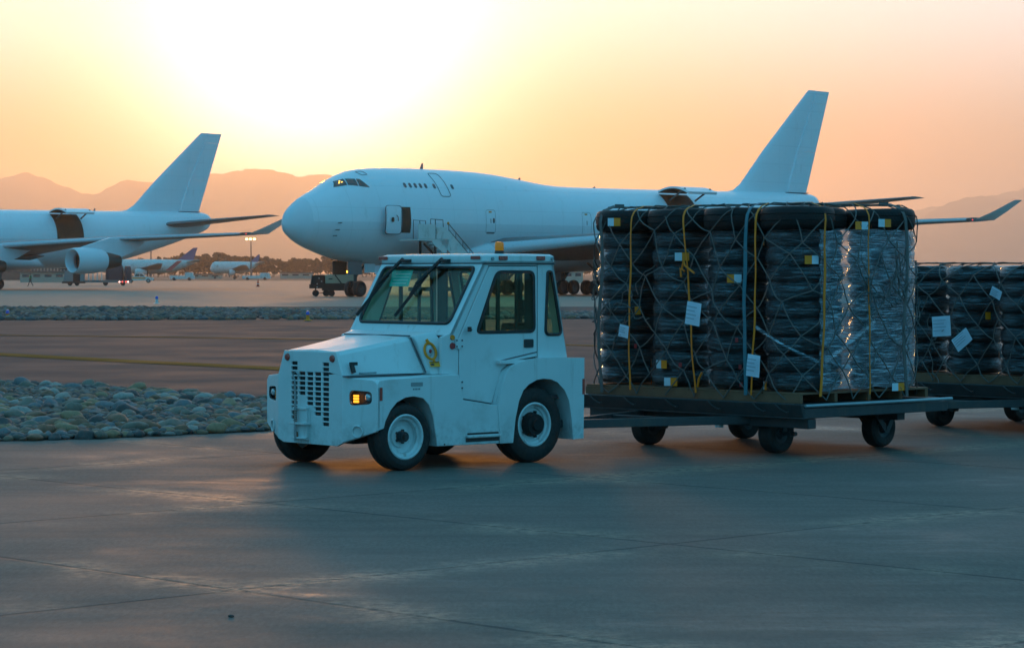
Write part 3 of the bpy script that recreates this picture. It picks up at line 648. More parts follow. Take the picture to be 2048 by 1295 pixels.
# hood
mb = MB(); rg = []
for x, yt, yb, zt, zb in ((-.432,.405,.497,1.094,.874),(-.2,.43,.53,1.130,.878),(.05,.46,.565,1.172,.88),(.335,.505,.615,1.222,.882)):
    rg.append([(x+.085*(x+.432)/.77,-yb,zb),(x,-yt-.012,zt-.035),(x-.004,-yt+.03,zt),(x,0,zt+.012),(x-.004,yt-.03,zt),(x,yt+.012,zt-.035),(x+.085*(x+.432)/.77,yb,zb)])
mb.loft(rg); hood = link('hood', mb, TP, TG, bevel=.006, ang=25)
mb = MB(); mb.bar((-.36,-.512,.975),(-.345,-.525,.90),.03,.035,(0,1,0)); mb.bar((-.385,-.515,.985),(-.30,-.515,.985),.03,.018,(0,1,0)); link('hood_latch', mb, M['black'], hood)
mb = MB(); mb.tube([(-.30,-.545,.898),(-.28,-.575,.898),(-.14,-.59,.90),(-.12,-.565,.90)], .010, 6); link('hood_handle', mb, M['galv'], hood)
mb = MB(); mb.box(-.46,.40,-.60,-.50,.868,.876); mb.bar((.325,-.525,1.215),(.425,-.632,.885),.012,.012); mb.bar((.328,.50,1.232),(.328,-.51,1.232),.012,.012); link('hood_seam', mb, M['seam'], hood)
# cowl between hood and cab
mb = MB(); rg = []
for x0, x1, yt, yb, zt in ((.345,.43,.56,.70,1.228),(.52,.645,.66,.775,1.272)):
    rg.append([(x1,-yb,.87),(x0+.02,-yt-.03,zt-.06),(x0,-yt+.03,zt),(x0,yt-.03,zt),(x0+.02,yt+.03,zt-.06),(x1,yb,.87)])
mb.loft(rg); cowl = link('cowl', mb, TP, TG, bevel=.012, ang=25)
def cowl_pt(x, z, o=0):                    # point on the left face of the cowl
    k = (x - .40) / .20; y = lerp(.735, .63, min(1, max(0, (z-.87)/.32))) + .06*k; return (x, -y - o, z)
mb = MB(); pts = [cowl_pt(.43 + .075*math.cos(a)*.72, 1.09 + .075*math.sin(a), .016) for a in [2*PI*i/20 for i in range(20)]]; mb.tube(pts, .013, 6, closed=True)
mb.tube([cowl_pt(.43,1.165,.02), cowl_pt(.41,1.20,.02)], .016, 6); mb.tube([cowl_pt(.44,1.015,.02), cowl_pt(.45,.99,.02)], .012, 6); fc = link('fuel_filler', mb, M['yellow_paint'], cowl)
mb = MB(); mb.ell(cowl_pt(.43,1.09,.004), (.040,.014,.055), 14, 8); link('filler_cap', mb, M['sticker_pale'], fc)
mb = MB(); mb.ell(cowl_pt(.43,1.09,.018), (.016,.012,.02), 10, 6); link('filler_lock', mb, M['red_plastic'], fc)
mb = MB(); mb.add([cowl_pt(.405,.945,.012), cowl_pt(.505,.945,.012), cowl_pt(.498,.995,.012), cowl_pt(.398,.995,.012)], [(0,1,2,3)]); wl = link('warning_label', mb, M['label_yellow'], cowl)
mb = MB(); mb.add([cowl_pt(.412,.958,.015), cowl_pt(.445,.958,.015), cowl_pt(.440,.975,.015), cowl_pt(.407,.975,.015)], [(0,1,2,3)]); mb.add([cowl_pt(.412,.984,.015), cowl_pt(.49,.984,.015), cowl_pt(.487,.991,.015), cowl_pt(.409,.991,.015)], [(0,1,2,3)]); link('label_print', mb, M['black'], wl)
# -- cab
CY = .775
cabm = MB()
pillar = [(.50,.874),(.60,.874),(.655,.80),(.694,.64),(.702,1.222),(1.075,1.893),(1.69,1.893),(1.69,1.925),(1.01,1.925),(.60,1.255),(.50,1.22)]
quarter = [(1.70,1.0),(2.082,1.0),(1.897,1.925),(1.70,1.925)]
qhole = rpoly([(1.795,1.225),(2.005,1.225),(1.872,1.835),(1.825,1.835)], .055)
for sd in (-1, 1):
    cabm.plate(pillar, [], .04, xz(sd*CY, -sd)); cabm.plate(quarter, [qhole], .04, xz(sd*CY, -sd))
def ws(u, v, w):                           # raked windshield plane: u = y, v = height
    k = (v - 1.25) / (1.925 - 1.25); return (.60 + .41*k + w, u, v - .4*w)
wsh = rpoly([(-.695,1.345),(.695,1.345),(.695,1.875),(-.695,1.875)], .06)
cabm.plate([(-CY,1.235),(CY,1.235),(CY,1.925),(-CY,1.925)], [wsh], .035, ws)
def rw(u, v, w):
    k = (v - 1.0) / .925; return (2.082 - .185*k - w, u, v)
rwh = rpoly([(-.66,1.22),(.66,1.22),(.66,1.84),(-.66,1.84)], .06)
cabm.plate([(-CY,1.0),(CY,1.0),(CY,1.925),(-CY,1.925)], [rwh], .035, rw)
cab = link('cab', cabm, TP, TG, bevel=.010)
mb = MB(); mb.box(.66,2.05,-.735,.735,.60,.64); mb.box(1.68,1.71,-.73,-.60,1.0,1.9); mb.box(1.68,1.71,.60,.73,1.0,1.9); mb.box(1.70,2.04,-.73,.73,.98,1.0); mb.box(1.02,1.88,-.72,.72,1.885,1.92); link('cab_lining', mb, M['interior'], cab)
# roof
mb = MB(); rg = []
for x0, x1, y, z in ((1.0,1.905,.80,1.918),(.995,1.915,.812,1.935),(1.005,1.91,.806,1.985),(1.04,1.89,.77,2.002),(1.2,1.75,.6,2.008)):
    rg.append([(p[0], p[1], z) for p in rrect(x0, x1, -y, y, .06, 3)])
mb.loft(rg); roof = link('roof', mb, TP, TG, ang=30)
mb = MB(); mb.tube([(.998,-.80,1.914),(.998,.80,1.914)], .006, 4); mb.tube([(1.0,-.79,1.914),(1.90,-.79,1.914)], .008, 4); link('roof_seam', mb, M['seam'], roof)
for y in (.74,.0,-.68):
    if y == 0: continue
    mb = MB(); mb.box(.982,.998,y-.065,y+.065,1.952,1.985); link('marker_lamp', mb, M['red_lens'], roof, bevel=.004)
for x in (1.22,1.70):
    mb = MB(); mb.box(x-.05,x+.05,-.83,-.808,1.945,1.985); link('marker_lamp', mb, M['red_lens'], roof, bevel=.004)
for x in (1.09,1.85):
    mb = MB(); mb.cyl((x,-.80,1.957),(x,-.825,1.957),.016,n=12); link('roof_bolt', mb, M['galv'], roof)
mb = MB(); mb.cyl((1.36,-.60,2.0),(1.36,-.60,2.036),.048,.044,20); bc = link('beacon', mb, M['black'], roof)
mb = MB(); mb.lathe([(.041,2.035),(.044,2.05),(.043,2.105),(.037,2.118),(.0,2.121)], (1.36,-.60,0), 'z', 24); link('beacon_lens', mb, lamp_mat('beacon_amber', (1,.30,.01), .10, (.8,.2,.0)), bc, ang=50)
# glass and rubber seals
def seal(name, poly, fn, off, r, par): 
    mb = MB(); mb.tube([fn(u, v, off) for u, v in poly], r, 6, closed=True); return link(name, mb, M['black'], par)
mb = MB(); mb.plate(wsh, [], .006, lambda u, v, w: ws(u, v, .012 + w)); g = link('windshield', mb, M['tug_glass'], TG, smooth=False); seal('seal', wsh, ws, -.003, .017, g)
mb = MB(); mb.plate([(.22,1.70),(.52,1.70),(.58,1.86),(.26,1.86)], [], .002, lambda u, v, w: ws(u, v, .02 + w)); st = link('permit_sticker', mb, M['sticker_teal'], g, smooth=False)
mb = MB()
for k in range(4): mb.plate([(.27,1.725+.03*k),(.50,1.725+.03*k),(.50,1.732+.03*k),(.27,1.732+.03*k)], [], .001, lambda u, v, w: ws(u, v, .0175 + w))
link('sticker_print', mb, M['sticker_pale'], st, smooth=False)
mb = MB(); mb.plate(rwh, [], .006, lambda u, v, w: rw(u, v, .012 + w)); g = link('rear_window', mb, M['tug_glass'], TG, smooth=False); seal('seal', rwh, rw, -.003, .016, g)
for sd in (-1, 1):
    mb = MB(); mb.plate(qhole, [], .006, lambda u, v, w: (u, sd*(CY-.015) - sd*w, v)); g = link('quarter_window', mb, M['tug_glass'], TG, smooth=False)
    seal('seal', qhole, lambda u, v, w: (u, sd*(CY+w), v), .002, .016, g)
# doors
dpoly = [(.708,.645),(.710,1.222),(1.082,1.885),(1.684,1.885),(1.684,1.018),(1.46,.992),(1.30,.945),(1.228,.895),(1.17,.745),(1.108,.582)]
dhole = rpoly([(.905,1.245),(1.675-.01,1.245),(1.655,1.845),(1.165,1.845)], .075)
for sd in (-1, 1):
    mb = MB(); mb.plate(dpoly, [dhole], .03, xz(sd*(CY+.006), -sd)); d = link('door', mb, TP, TG, bevel=.006)
    mb = MB(); mb.plate(dhole, [inset(dhole, .03)], .02, xz(sd*(CY+.012), -sd)); fr = link('window_frame', mb, M['black'], d, bevel=.005)
    mb = MB(); mb.plate(inset(dhole, .028), [], .006, xz(sd*(CY-.005), -sd)); link('door_window', mb, M['tug_glass'], d, smooth=False)
    mb = MB(); mb.box(1.20,1.235,sd*(CY-.045),sd*(CY-.02),1.25,1.84); mb.box(1.44,1.465,sd*(CY-.045),sd*(CY-.02),1.25,1.84); link('window_divider', mb, M['black'], d)
    mb = MB(); mb.plate(rrect(1.515,1.63,1.105,1.185,.012), [], .02, xz(sd*(CY+.018), -sd)); link('handle', mb, M['grip'], d)
    mb = MB(); mb.tube([(.712,sd*(CY+.003),.64),(1.10,sd*(CY+.003),.578)], .006, 4); mb.tube([(1.23,sd*(CY+.008),.905),(1.46,sd*(CY+.008),1.0),(1.684,sd*(CY+.008),1.075)] if False else [(1.215,sd*(CY+.008),.985),(1.684,sd*(CY+.008),1.06)], .006, 4); link('door_seam', mb, M['seam'], d)
    for z in (1.16, .768):
        mb = MB(); mb.cyl((.700,sd*(CY+.012),z-.055),(.700,sd*(CY+.012),z+.055),.010,n=10); mb.box(.655,.745,sd*(CY+.012)-.004,sd*(CY+.012)+.004,z-.045,z+.045)
        h = link('hinge', mb, TP, d)
        mb = MB()
        for dx in (-.032,.032):
            for dz in (-.028,.028): mb.cyl((.70+dx,sd*(CY+.014),z+dz),(.70+dx,sd*(CY+.022),z+dz),.008,n=8)
        link('hinge_bolt', mb, M['dark_steel'], h)
mb = MB(); mb.tube([(.855,-CY-.008,1.285),(.80,-CY-.05,1.285),(.79,-CY-.055,1.30)], .010, 6); mb.box(.775,.80,-CY-.075,-CY-.045,1.27,1.315); link('mirror_bracket', mb, M['black'], cab)
# marks and lamps on the left pillar
for z, mm, r_ in ((1.216,'amber_lens',.026),(1.137,'red_plastic',.032)):
    mb = MB(); mb.cyl((.625,-CY-.001,z),(.625,-CY-.014,z),r_,r_*.9,16); link('reflector', mb, M[mm], cab)
# front lamps and fittings
for y in (.35,-.35):
    mb = MB(); mb.lathe([(.0,-.018),(.028,-.016),(.036,-.004),(.036,0)], (XF,y,1.03), 'x', 20); link('marker_lamp', mb, M['red_lens'], body)
for sd in (-1, 1):
    fp = wing_pt(sd)
    mb = MB(); mb.plate(lampo, [], .01, lambda u, v, w: fp(u, v, .075 + w)); mb.loft([[fp(u, v, .0) for u, v in lampo], [fp(u, v, .08) for u, v in lampo]], caps=False); hl = link('headlight', mb, M['black'], TG)
    mb = MB(); c = fp(.735,.685,.03); mb.lathe([(.0,-.018),(.028,-.012),(.038,.0),(.042,.03)], c, 'x', 20); link('headlight_lens', mb, M['lamp_glass'], hl)
    for k in range(3):
        mb = MB(); zz = .642 + .026*k; mb.plate(rrect(.600,.648,zz-.010,zz+.010,.004,2), [], .012, lambda u, v, w: fp(u, v, .015 + w)); link('turn_signal', mb, M['amber_lit'] if sd < 0 else M['amber_lens'], hl)
    mb = MB(); mb.tube([fp(.66 + .052*math.cos(a), .368 + .052*math.sin(a), -.006) for a in [2*PI*i/24 for i in range(24)]], .008, 6, closed=True); mb.tube([fp(.632,.415,-.008), fp(.66,.422,-.012), fp(.69,.415,-.008)], .012, 6); link('tie_ring', mb, TP, body)
    mb = MB(); mb.plate([(-.305,.655),(-.275,.655),(-.275,.775),(-.305,.775)], [], .008, xz(sd*(HW+.004), -sd)); link('side_reflector', mb, M['red_lens'], body)
mb = MB(); mb.plate(rrect(.06,.20,.775,.812,.006), [], .004, xz(-HW-.003, 1)); npl = link('nameplate', mb, M['galv'], body)
mb = MB()
for k in range(5): mb.plate([(.085+.018*k,.742),(.096+.018*k,.742),(.096+.018*k,.757),(.085+.018*k,.757)], [], .002, xz(-HW-.001, 1))
link('plate_print', mb, M['seam'], npl)
mb = MB(); mb.cyl((.46,-HW-.006,.225),(.46,-HW+.01,.225),.008,n=8); link('bolt', mb, M['dark_steel'], body)
# front coupling on the centre plate
mb = MB(); mb.box(-.515,-.46,-.005,.20,.545,.568); mb.box(-.50,-.46,.0,.19,.262,.545); mb.box(-.54,-.46,-.02,.215,.405,.425); mb.box(-.53,-.46,.0,.20,.272,.288); mb.box(-.47,-.458,-.012,-.002,.225,.55)
cp = link('coupling', mb, TP, TG, bevel=.004)
mb = MB(); mb.tube([(-.53,.135,.25),(-.53,.135,.70),(-.535,.135,.80)], .013, 8); mb.tube([(-.53,.135,.80),(-.535,.165,.875),(-.535,.125,.905),(-.535,.08,.88),(-.535,.07,.83)], .009, 6); link('coupling_pin', mb, M['galv'], cp)
mb = MB(); mb.tube([(-.53+.016*math.sin(k*1.2),.135+.016*math.cos(k*1.2),.43+.0035*k) for k in range(34)], .004, 5); mb.box(-.52,-.50,.13,.16,.285,.335); link('pin_spring', mb, M['wood'], cp)
# wipers
for y0, y1 in ((.40,.70),(-.205,-.0)):
    mb = MB(); a = ws(y0, 1.945, -.045); b = ws(y0+.235, 1.70, -.035); c_ = ws(y0+.275, 1.60, -.02)
    mb.box(a[0]-.03,a[0]+.05,y0-.10,y0-.0,1.925,1.955); mb.bar(a, b, .038, .03); mb.bar(b, c_, .028, .022); w = link('wiper', mb, M['black'], TG, bevel=.006)
    mb = MB(); p0 = ws(y0+.16, 1.80, -.016); p1 = ws(y0+.36, 1.40, -.016); mb.bar(p0, p1, .024, .03); link('wiper_blade', mb, M['rubber'], w)
# inside
mb = MB(); mb.lathe([(.19-.016,0),(.19,-.012),(.19+.016,0),(.19,.012),(.19-.016,0)], (0,0,0), 'z', 28)
mb.bar((-.18,0,-.01),(.18,0,-.01),.03,.015); mb.bar((0,-.18,-.01),(0,.18,-.01),.03,.015); mb.cyl((0,0,0),(0,0,-.45),.02)
sw = link('steering_wheel', mb, M['black'], TG); sw.location = (1.02,-.42,1.36); sw.rotation_euler = (0, R(-35), 0)
mb = MB(); mb.hexa([(.72,-.72,1.0),(.95,-.72,1.0),(.95,.72,1.0),(.72,.72,1.0),(.70,-.72,1.27),(.90,-.72,1.24),(.90,.72,1.24),(.70,.72,1.27)]); link('dashboard', mb, M['interior'], TG, bevel=.02)
for y in (-.40,.40):
    mb = MB(); mb.box(1.30,1.72,y-.22,y+.22,.95,1.06); mb.hexa([(1.66,y-.22,1.05),(1.74,y-.22,1.05),(1.74,y+.22,1.05),(1.66,y+.22,1.05),(1.72,y-.2,1.34),(1.79,y-.2,1.34),(1.79,y+.2,1.34),(1.72,y+.2,1.34)]); link('seat', mb, M['black'], TG, bevel=.03)
for y in (-.28,.28):
    mb = MB(); mb.box(2.0-.12,2.0-.09,y-.03,y+.03,1.02,1.90); mb.box(1.86,1.90,y-.10,y-.0,1.40,1.56); link('rear_post', mb, M['interior'], cab)
# wheels
def tug_wheel(x, y, r, w, rr, hub, sd, deep):
    o = y; s = sd
    mb = MB(); mb.lathe([(rr-.01,o-w*.40),(rr+.012,o-w*.47),(rr+.05,o-w/2),(r*.86,o-w*.49),(r*.955,o-w*.41),(r,o-w*.27),(r,o-w*.08),(r-.010,o-w*.07),(r-.010,o-w*.03),(r,o-w*.02),(r,o+w*.02),(r-.010,o+w*.03),(r-.010,o+w*.07),(r,o+w*.08),(r,o+w*.27),(r*.955,o+w*.41),(r*.86,o+w*.49),(rr+.05,o+w/2),(rr+.012,o+w*.47),(rr-.01,o+w*.40)], (x,0,r), 'y', 48)
    whl = thing_part('wheel', TG)
    link('tyre', mb, M['rubber_dusty'], whl, ang=30)
    e = o + s*w*.46; k = -s
    mb = MB(); mb.lathe([(rr+.006,e),(rr-.006,e+s*.006),(rr-.016,e),(rr-.022,e+k*.03),(rr-.045,e+k*.036),(rr-.05,e+k*deep),(rr*.52,e+k*(deep+.012)),(rr*.48,e+k*(deep-.008)),(.0,e+k*(deep-.008))], (x,0,r), 'y', 40); link('rim', mb, M['rim'], whl, ang=30)
    mb = MB(); mb.cyl((x,e+k*(deep+.01),r),(x,e+k*(deep-.075),r),hub,hub*.86,20)
    for q in range(5):
        a = 2*PI*q/5; mb.cyl((x+hub*1.15*math.cos(a)*.9,e+k*deep,r+hub*1.15*math.sin(a)*.9),(x+hub*1.15*math.cos(a)*.9,e+k*(deep-.028),r+hub*1.15*math.sin(a)*.9),.014,n=6)
    mb.cyl((x,e+k*(deep-.075),r),(x,e+k*(deep-.10),r),hub*.5,hub*.45,14); link('hub', mb, M['dark_steel'] if hub < .1 else M['dark_cavity'], whl, ang=30)
def thing_part(name, par):
    o = bpy.data.objects.new(name, None); C.objects.link(o); o.parent = par; o.empty_display_size = .1; return o
for sd in (-1, 1):
    tug_wheel(.015, sd*.735, .312, .225, .205, .055, sd, .085)
    tug_wheel(1.605, sd*.715, .366, .26, .208, .118, sd, .05)
mb = MB(); mb.bar((2.2,0,.42),(2.40,0,.42),.14,.10); mb.box(2.36,2.40,-.09,.09,.34,.54); mb.cyl((2.34,0,.30),(2.34,0,.58),.018); link('rear_hitch', mb, M['dark_steel'], TG)
# ------------------------------------------------------------------ dollies and their loads of tyres (local x = metres behind the front edge, +y = away from the near corner)
M['dolly'] = mat('dolly_steel', (.050,.055,.058), .5, metal=.25, var=.25, scale=5, bmp=.12, dirt=(.12,.085,.06), dscale=3, dlo=.5)
M['rail'] = mat('rail_steel', (.34,.40,.42), .38, metal=.5, var=.2, scale=7)
def tyre_mat():
    m, nt, b = nodes('tyre_rubber'); fac = tex(nt, 30, 4); nt.links.new(mix_col(nt, fac, (.007,.007,.008), (.019,.018,.018)), b.inputs['Base Color']); b.inputs['Roughness'].default_value = .5; b.inputs['Specular IOR Level'].default_value = .25
    tcn = N(nt, 'ShaderNodeTexCoord'); s = N(nt, 'ShaderNodeSeparateXYZ'); nt.links.new(tcn.outputs['Object'], s.inputs[0])
    a = math_n(nt, 'ARCTAN2', s.outputs['Y'], s.outputs['X']); cmb = N(nt, 'ShaderNodeCombineXYZ'); nt.links.new(math_n(nt, 'MULTIPLY', a, .34), cmb.inputs[0]); nt.links.new(s.outputs['Z'], cmb.inputs[1])
    br = N(nt, 'ShaderNodeTexBrick'); br.inputs['Scale'].default_value = 1; br.inputs['Brick Width'].default_value = .034; br.inputs['Row Height'].default_value = .030; br.inputs['Mortar Size'].default_value = .006; br.inputs['Mortar Smooth'].default_value = .2
    br.inputs['Color1'].default_value = br.inputs['Color2'].default_value = (1,1,1,1); br.inputs['Mortar'].default_value = (0,0,0,1); nt.links.new(cmb.outputs[0], br.inputs['Vector'])
    bump(nt, b, br.outputs['Color'], .9, .012); return m
M['tyre_rubber'] = tyre_mat()
def film_mat(name, clear, wr, milky, fine=26, tint=(.42,.47,.50)):
    m = bpy.data.materials.new(name); m.use_nodes = True; nt = m.node_tree; nt.nodes.clear()
    o = N(nt, 'ShaderNodeOutputMaterial'); t = N(nt, 'ShaderNodeBsdfTransparent'); g = N(nt, 'ShaderNodeBsdfGlossy'); d = N(nt, 'ShaderNodeBsdfDiffuse'); x1 = N(nt, 'ShaderNodeMixShader'); x2 = N(nt, 'ShaderNodeMixShader')
    t.inputs[0].default_value = (.9,.93,.95,1); g.inputs['Roughness'].default_value = .13; g.inputs['Color'].default_value = (.78,.92,1,1); d.inputs[0].default_value = (*tint,1)
    wrk = tex(nt, 3.0, 6, .7, vec=(1.6,1.6,fine)); folds = tex(nt, 2.2, 4, .6, vec=(1,1,3.5), loc=(3,8,1))
    h = math_n(nt, 'ADD', math_n(nt, 'MULTIPLY', wrk, .6), folds)
    bp = N(nt, 'ShaderNodeBump'); bp.inputs['Strength'].default_value = wr; bp.inputs['Distance'].default_value = .03; nt.links.new(h, bp.inputs['Height'])
    nt.links.new(bp.outputs[0], g.inputs['Normal']); nt.links.new(bp.outputs[0], d.inputs['Normal'])
    nt.links.new(t.outputs[0], x1.inputs[1]); nt.links.new(d.outputs[0], x1.inputs[2]); nt.links.new(ramp(nt, folds, .40, .68, milky*.25, milky*1.6), x1.inputs[0])
    lw = N(nt, 'ShaderNodeLayerWeight'); lw.inputs[0].default_value = .5; nt.links.new(bp.outputs[0], lw.inputs['Normal'])
    f5 = math_n(nt, 'MULTIPLY', math_n(nt, 'POWER', lw.outputs['Facing'], 3.0), .8); fac = math_n(nt, 'ADD', f5, math_n(nt, 'MULTIPLY', ramp(nt, wrk, .46, .62, .10, 2.2), clear))
    nt.links.new(fac, x2.inputs[0]); nt.links.new(x1.outputs[0], x2.inputs[1]); nt.links.new(g.outputs[0], x2.inputs[2]); nt.links.new(x2.outputs[0], o.inputs[0]); return m
M['film'] = film_mat('stretch_film', .09, 1.0, .006)
M['film_thick'] = film_mat('stretch_film_layers', .36, 1.0, .40, 34, (.13,.18,.21))
M['net'] = mat('net_webbing', (.12,.105,.098), .7, var=.3, scale=30)
M['strap_yellow'] = mat('yellow_strap', (1.0,.20,.0), .55, var=.2, scale=12)
M['strap_teal'] = mat('teal_strap', (.03,.16,.20), .6, var=.2, scale=12)
M['paper'] = mat('paper_sheet', (.62,.68,.78), .6, var=.08, scale=6)
M['sticker_yellow'] = mat('sticker_yellow', (1.0,.24,.0), .5, var=.1)
M['sticker_white'] = mat('sticker_white', (.60,.68,.75), .5, var=.1)
M['faint_print'] = mat('faint_print', (.30,.34,.40), .6)
M['red_mark'] = mat('red_chalk', (.45,.03,.03), .6)

def make_dolly(label):
    t = thing('cargo_dolly', label, 'cargo dolly', group='cargo dollies in tow')
    D_ = M['dolly']; W_ = 3.13; LN = 2.30
    mb = MB()
    mb.box(.02, LN, .0, .06, .39, .49); mb.box(.02, LN, W_-.06, W_, .39, .49); mb.box(LN-.06, LN, .06, W_-.06, .39, .52)
    for x in (.5, 1.0, 1.5, 1.95): mb.box(x-.04, x+.04, .06, W_-.06, .40, .515)
    mb.box(.06, LN-.06, .06, W_-.06, .505, .53); fr = link('deck_frame', mb, D_, t, bevel=.006)
    # flared front lip with hooks
    mb = MB(); mb.hexa([(-.015,-.01,.40),(.02,-.01,.40),(.02,W_+.01,.40),(-.015,W_+.01,.40),(-.075,-.03,.535),(-.03,-.03,.535),(-.03,W_+.03,.535),(-.075,W_+.03,.535)]); mb.box(-.02,.06,-.01,W_+.01,.385,.40); lip = link('front_lip', mb, D_, t, bevel=.01)
    mb = MB(); mb.box(.0,.06,.12,W_-.12,.522,.536) ; link('roller_bar', mb, D_, lip)
    for y in (.25,.55,1.15,1.75,2.35,2.85):
        mb = MB(); mb.tube([(-.072,y+.05,.525),(-.085,y-.01,.49),(-.070,y-.07,.455),(-.075,y-.11,.447),(-.085,y-.13,.46)], .010, 6); link('hook', mb, M['black'], lip)
    mb = MB(); mb.cyl((.02,-.012,.515),(LN+.05,-.012,.515),.017,n=10); link('side_rail', mb, M['rail'], t)
    mb = MB(); mb.cyl((.02,W_+.012,.515),(LN+.05,W_+.012,.515),.017,n=10); link('side_rail', mb, M['rail'], t)
    # front steering beam and draw bar
    mb = MB(); mb.box(.10,.22,.02,W_-.05,.285,.385); mb.bar((.16,W_-.3,.385),(.16,.25,.385),.18,.02); bm_ = link('steering_beam', mb, D_, t, bevel=.008)
    mb = MB(); c = W_/2; mb.bar((.12,c+.75,.345),(-1.75,c+.05,.345),.07,.085); mb.bar((.12,c-.75,.345),(-1.75,c-.05,.345),.07,.085); mb.bar((-.62,c-.46,.35),(-.62,c+.46,.35),.06,.06); mb.bar((-1.7,c,.345),(-2.05,c,.37),.10,.07); mb.tube([(-2.13+.07*math.cos(a),c+.07*math.sin(a),.375) for a in [2*PI*i/16 for i in range(16)]],.018,6,closed=True); db = link('draw_bar', mb, D_, t, bevel=.006)
    mb = MB(); mb.box(-.16,-.10,c-.60,c-.54,.27,.32); link('draw_bar_clamp', mb, M['tug_paint'], db)
    mb = MB(); mb.box(.1,2.0,c-.06,c+.06,.27,.37); mb.box(1.78,1.90,.25,W_-.25,.30,.39); link('spine', mb, D_, t)
    # wheels with forks
    for x, y, steer in ((.42,.72,0),(.42,W_-.62,0),(1.93,.62,1),(1.93,W_-.62,1)):
        r, w = .205, .17
        wl = thing_part('wheel', t)
        mb = MB(); mb.lathe([(r*.5,y-w*.45),(r*.6,y-w/2),(r*.85,y-w/2),(r*.96,y-w*.4),(r,y-w*.22),(r,y+w*.22),(r*.96,y+w*.4),(r*.85,y+w/2),(r*.6,y+w/2),(r*.5,y+w*.45)], (x,0,r), 'y', 36); link('tyre', mb, M['rubber_dusty'], wl)
        mb = MB(); mb.lathe([(.0,y-w*.36),(r*.2,y-w*.44),(r*.3,y-w*.33),(r*.5,y-w*.42),(r*.5,y+w*.42),(r*.3,y+w*.33),(.0,y+w*.36)], (x,0,r), 'y', 24); link('rim', mb, M['dark_steel'], wl)
        mb = MB()
        for s in (-1, 1):
            yy = y + s*(w/2+.03); 
            if steer: mb.hexa([(x-.035,yy-.008,r-.05),(x+.035,yy-.008,r-.05),(x+.035,yy+.008,r-.05),(x-.035,yy+.008,r-.05),(x-.26,yy-.008,.40),(x-.17,yy-.008,.40),(x-.17,yy+.008,.40),(x-.26,yy+.008,.40)]); mb.hexa([(x-.03,yy-.010,r-.04),(x+.03,yy-.010,r-.04),(x+.03,yy+.010,r-.04),(x-.03,yy+.010,r-.04),(x+.10,yy-.010,.40),(x+.18,yy-.010,.40),(x+.18,yy+.010,.40),(x+.10,yy+.010,.40)]); mb.cyl((x,yy-.015,r),(x,yy+.015,r),.025,n=10)
            else: mb.box(x-.03,x+.03,yy-.008,yy+.008,r-.03,.30)
        if not steer: mb.cyl((x,y-w/2-.18,r),(x,y+w/2+.04,r),.022,n=10); mb.box(x-.03,x+.03,y-w/2-.13,y-w/2-.09,r-.03,r+.02)
        link('fork', mb, D_, wl)
    return t
D1 = make_dolly('grey cargo dolly right behind the tow tractor, carrying the taller tyre load'); D1.location = (2.859, 25.524, 0); D1.rotation_euler = (0,0,R(43))
D2 = copy_tree(D1); d1 = frame(2.859, 25.524, 43); D2.location = d1(4.95,0,0); D2.rotation_euler = (0,0,R(42)); D2['label'] = 'rearmost grey cargo dolly cut by the right picture edge, under the lower tyre load'
d2 = frame(D2.location.x, D2.location.y, 42)

# --- shared meshes for tyres
def tyre_mesh(r, h, name):
    k = h/.176
    P = [(.20,-.060),(.212,-.080),(.24,-.087),(.275,-.088),(.307,-.083),(.326,-.068),(.334,-.046),(.336,-.032),(.328,-.030),(.328,-.024),(.337,-.022),(.338,-.002)]
    P = P + [(a, -b) for a, b in P[::-1]]
    mb = MB(); mb.lathe([(a*r/.338, b*k) for a, b in P], (0,0,0), 'z', 44); return mb
TY_R, TY_H = .322, .178
proto = {}
def build_tyre(r, h, film, seed):
    o = link('tyre', tyre_mesh(r, h, 'tyre'), M['tyre_rubber'], ang=40); C.objects.unlink(o)
    f = None
    if film:
        mb = MB(); n = 56; rings = []
        for j in range(9):
            t = -1 + 2*j/8; z = t*h*.54; base = r*(1.0 - .15*abs(t)**2.2) + .014
            ring = []
            for i in range(n):
                a = 2*PI*i/n; q = noise.fractal(Vector((math.cos(a)*1.8+seed*9, math.sin(a)*1.8, z*26)), 1, 2, 4)
                rr = base + .013*q; ring.append((rr*math.cos(a), rr*math.sin(a), z))
            rings.append(ring)
        mb.loft(rings, caps=False); f = link('film', mb, M['film'], ang=80); C.objects.unlink(f)
    return o, f
T_WRAP = [build_tyre(TY_R, TY_H, True, s) for s in range(4)]; T_TOP = build_tyre(.375, .225, False, 9); T_BARE = build_tyre(TY_R, TY_H, False, 5)
ORD = ['bottom', 'second lowest', 'third lowest', 'fourth lowest', 'middle', 'fourth highest', 'third highest', 'second highest', 'highest filmed']
TYRES = {}
def put_tyre(protoc, fr, deg, x, y, z, label, group, key):
    o = protoc[0].copy(); C.objects.link(o); o.location = fr(x + random.uniform(-.012,.012), y + random.uniform(-.012,.012), z); o.rotation_euler = (R(random.uniform(-1,1)), R(random.uniform(-1,1)), R(deg) + random.uniform(0, 6.28))
    tag(o, label, 'tyre', group)
    if protoc[1]:
        f = protoc[1].copy(); C.objects.link(f); f.parent = o
    TYRES[key] = o; return o
YC = [.385, 1.17, 1.955, 2.74]; X1, X2, X3 = .37, 1.015, 1.66
ZD = .655
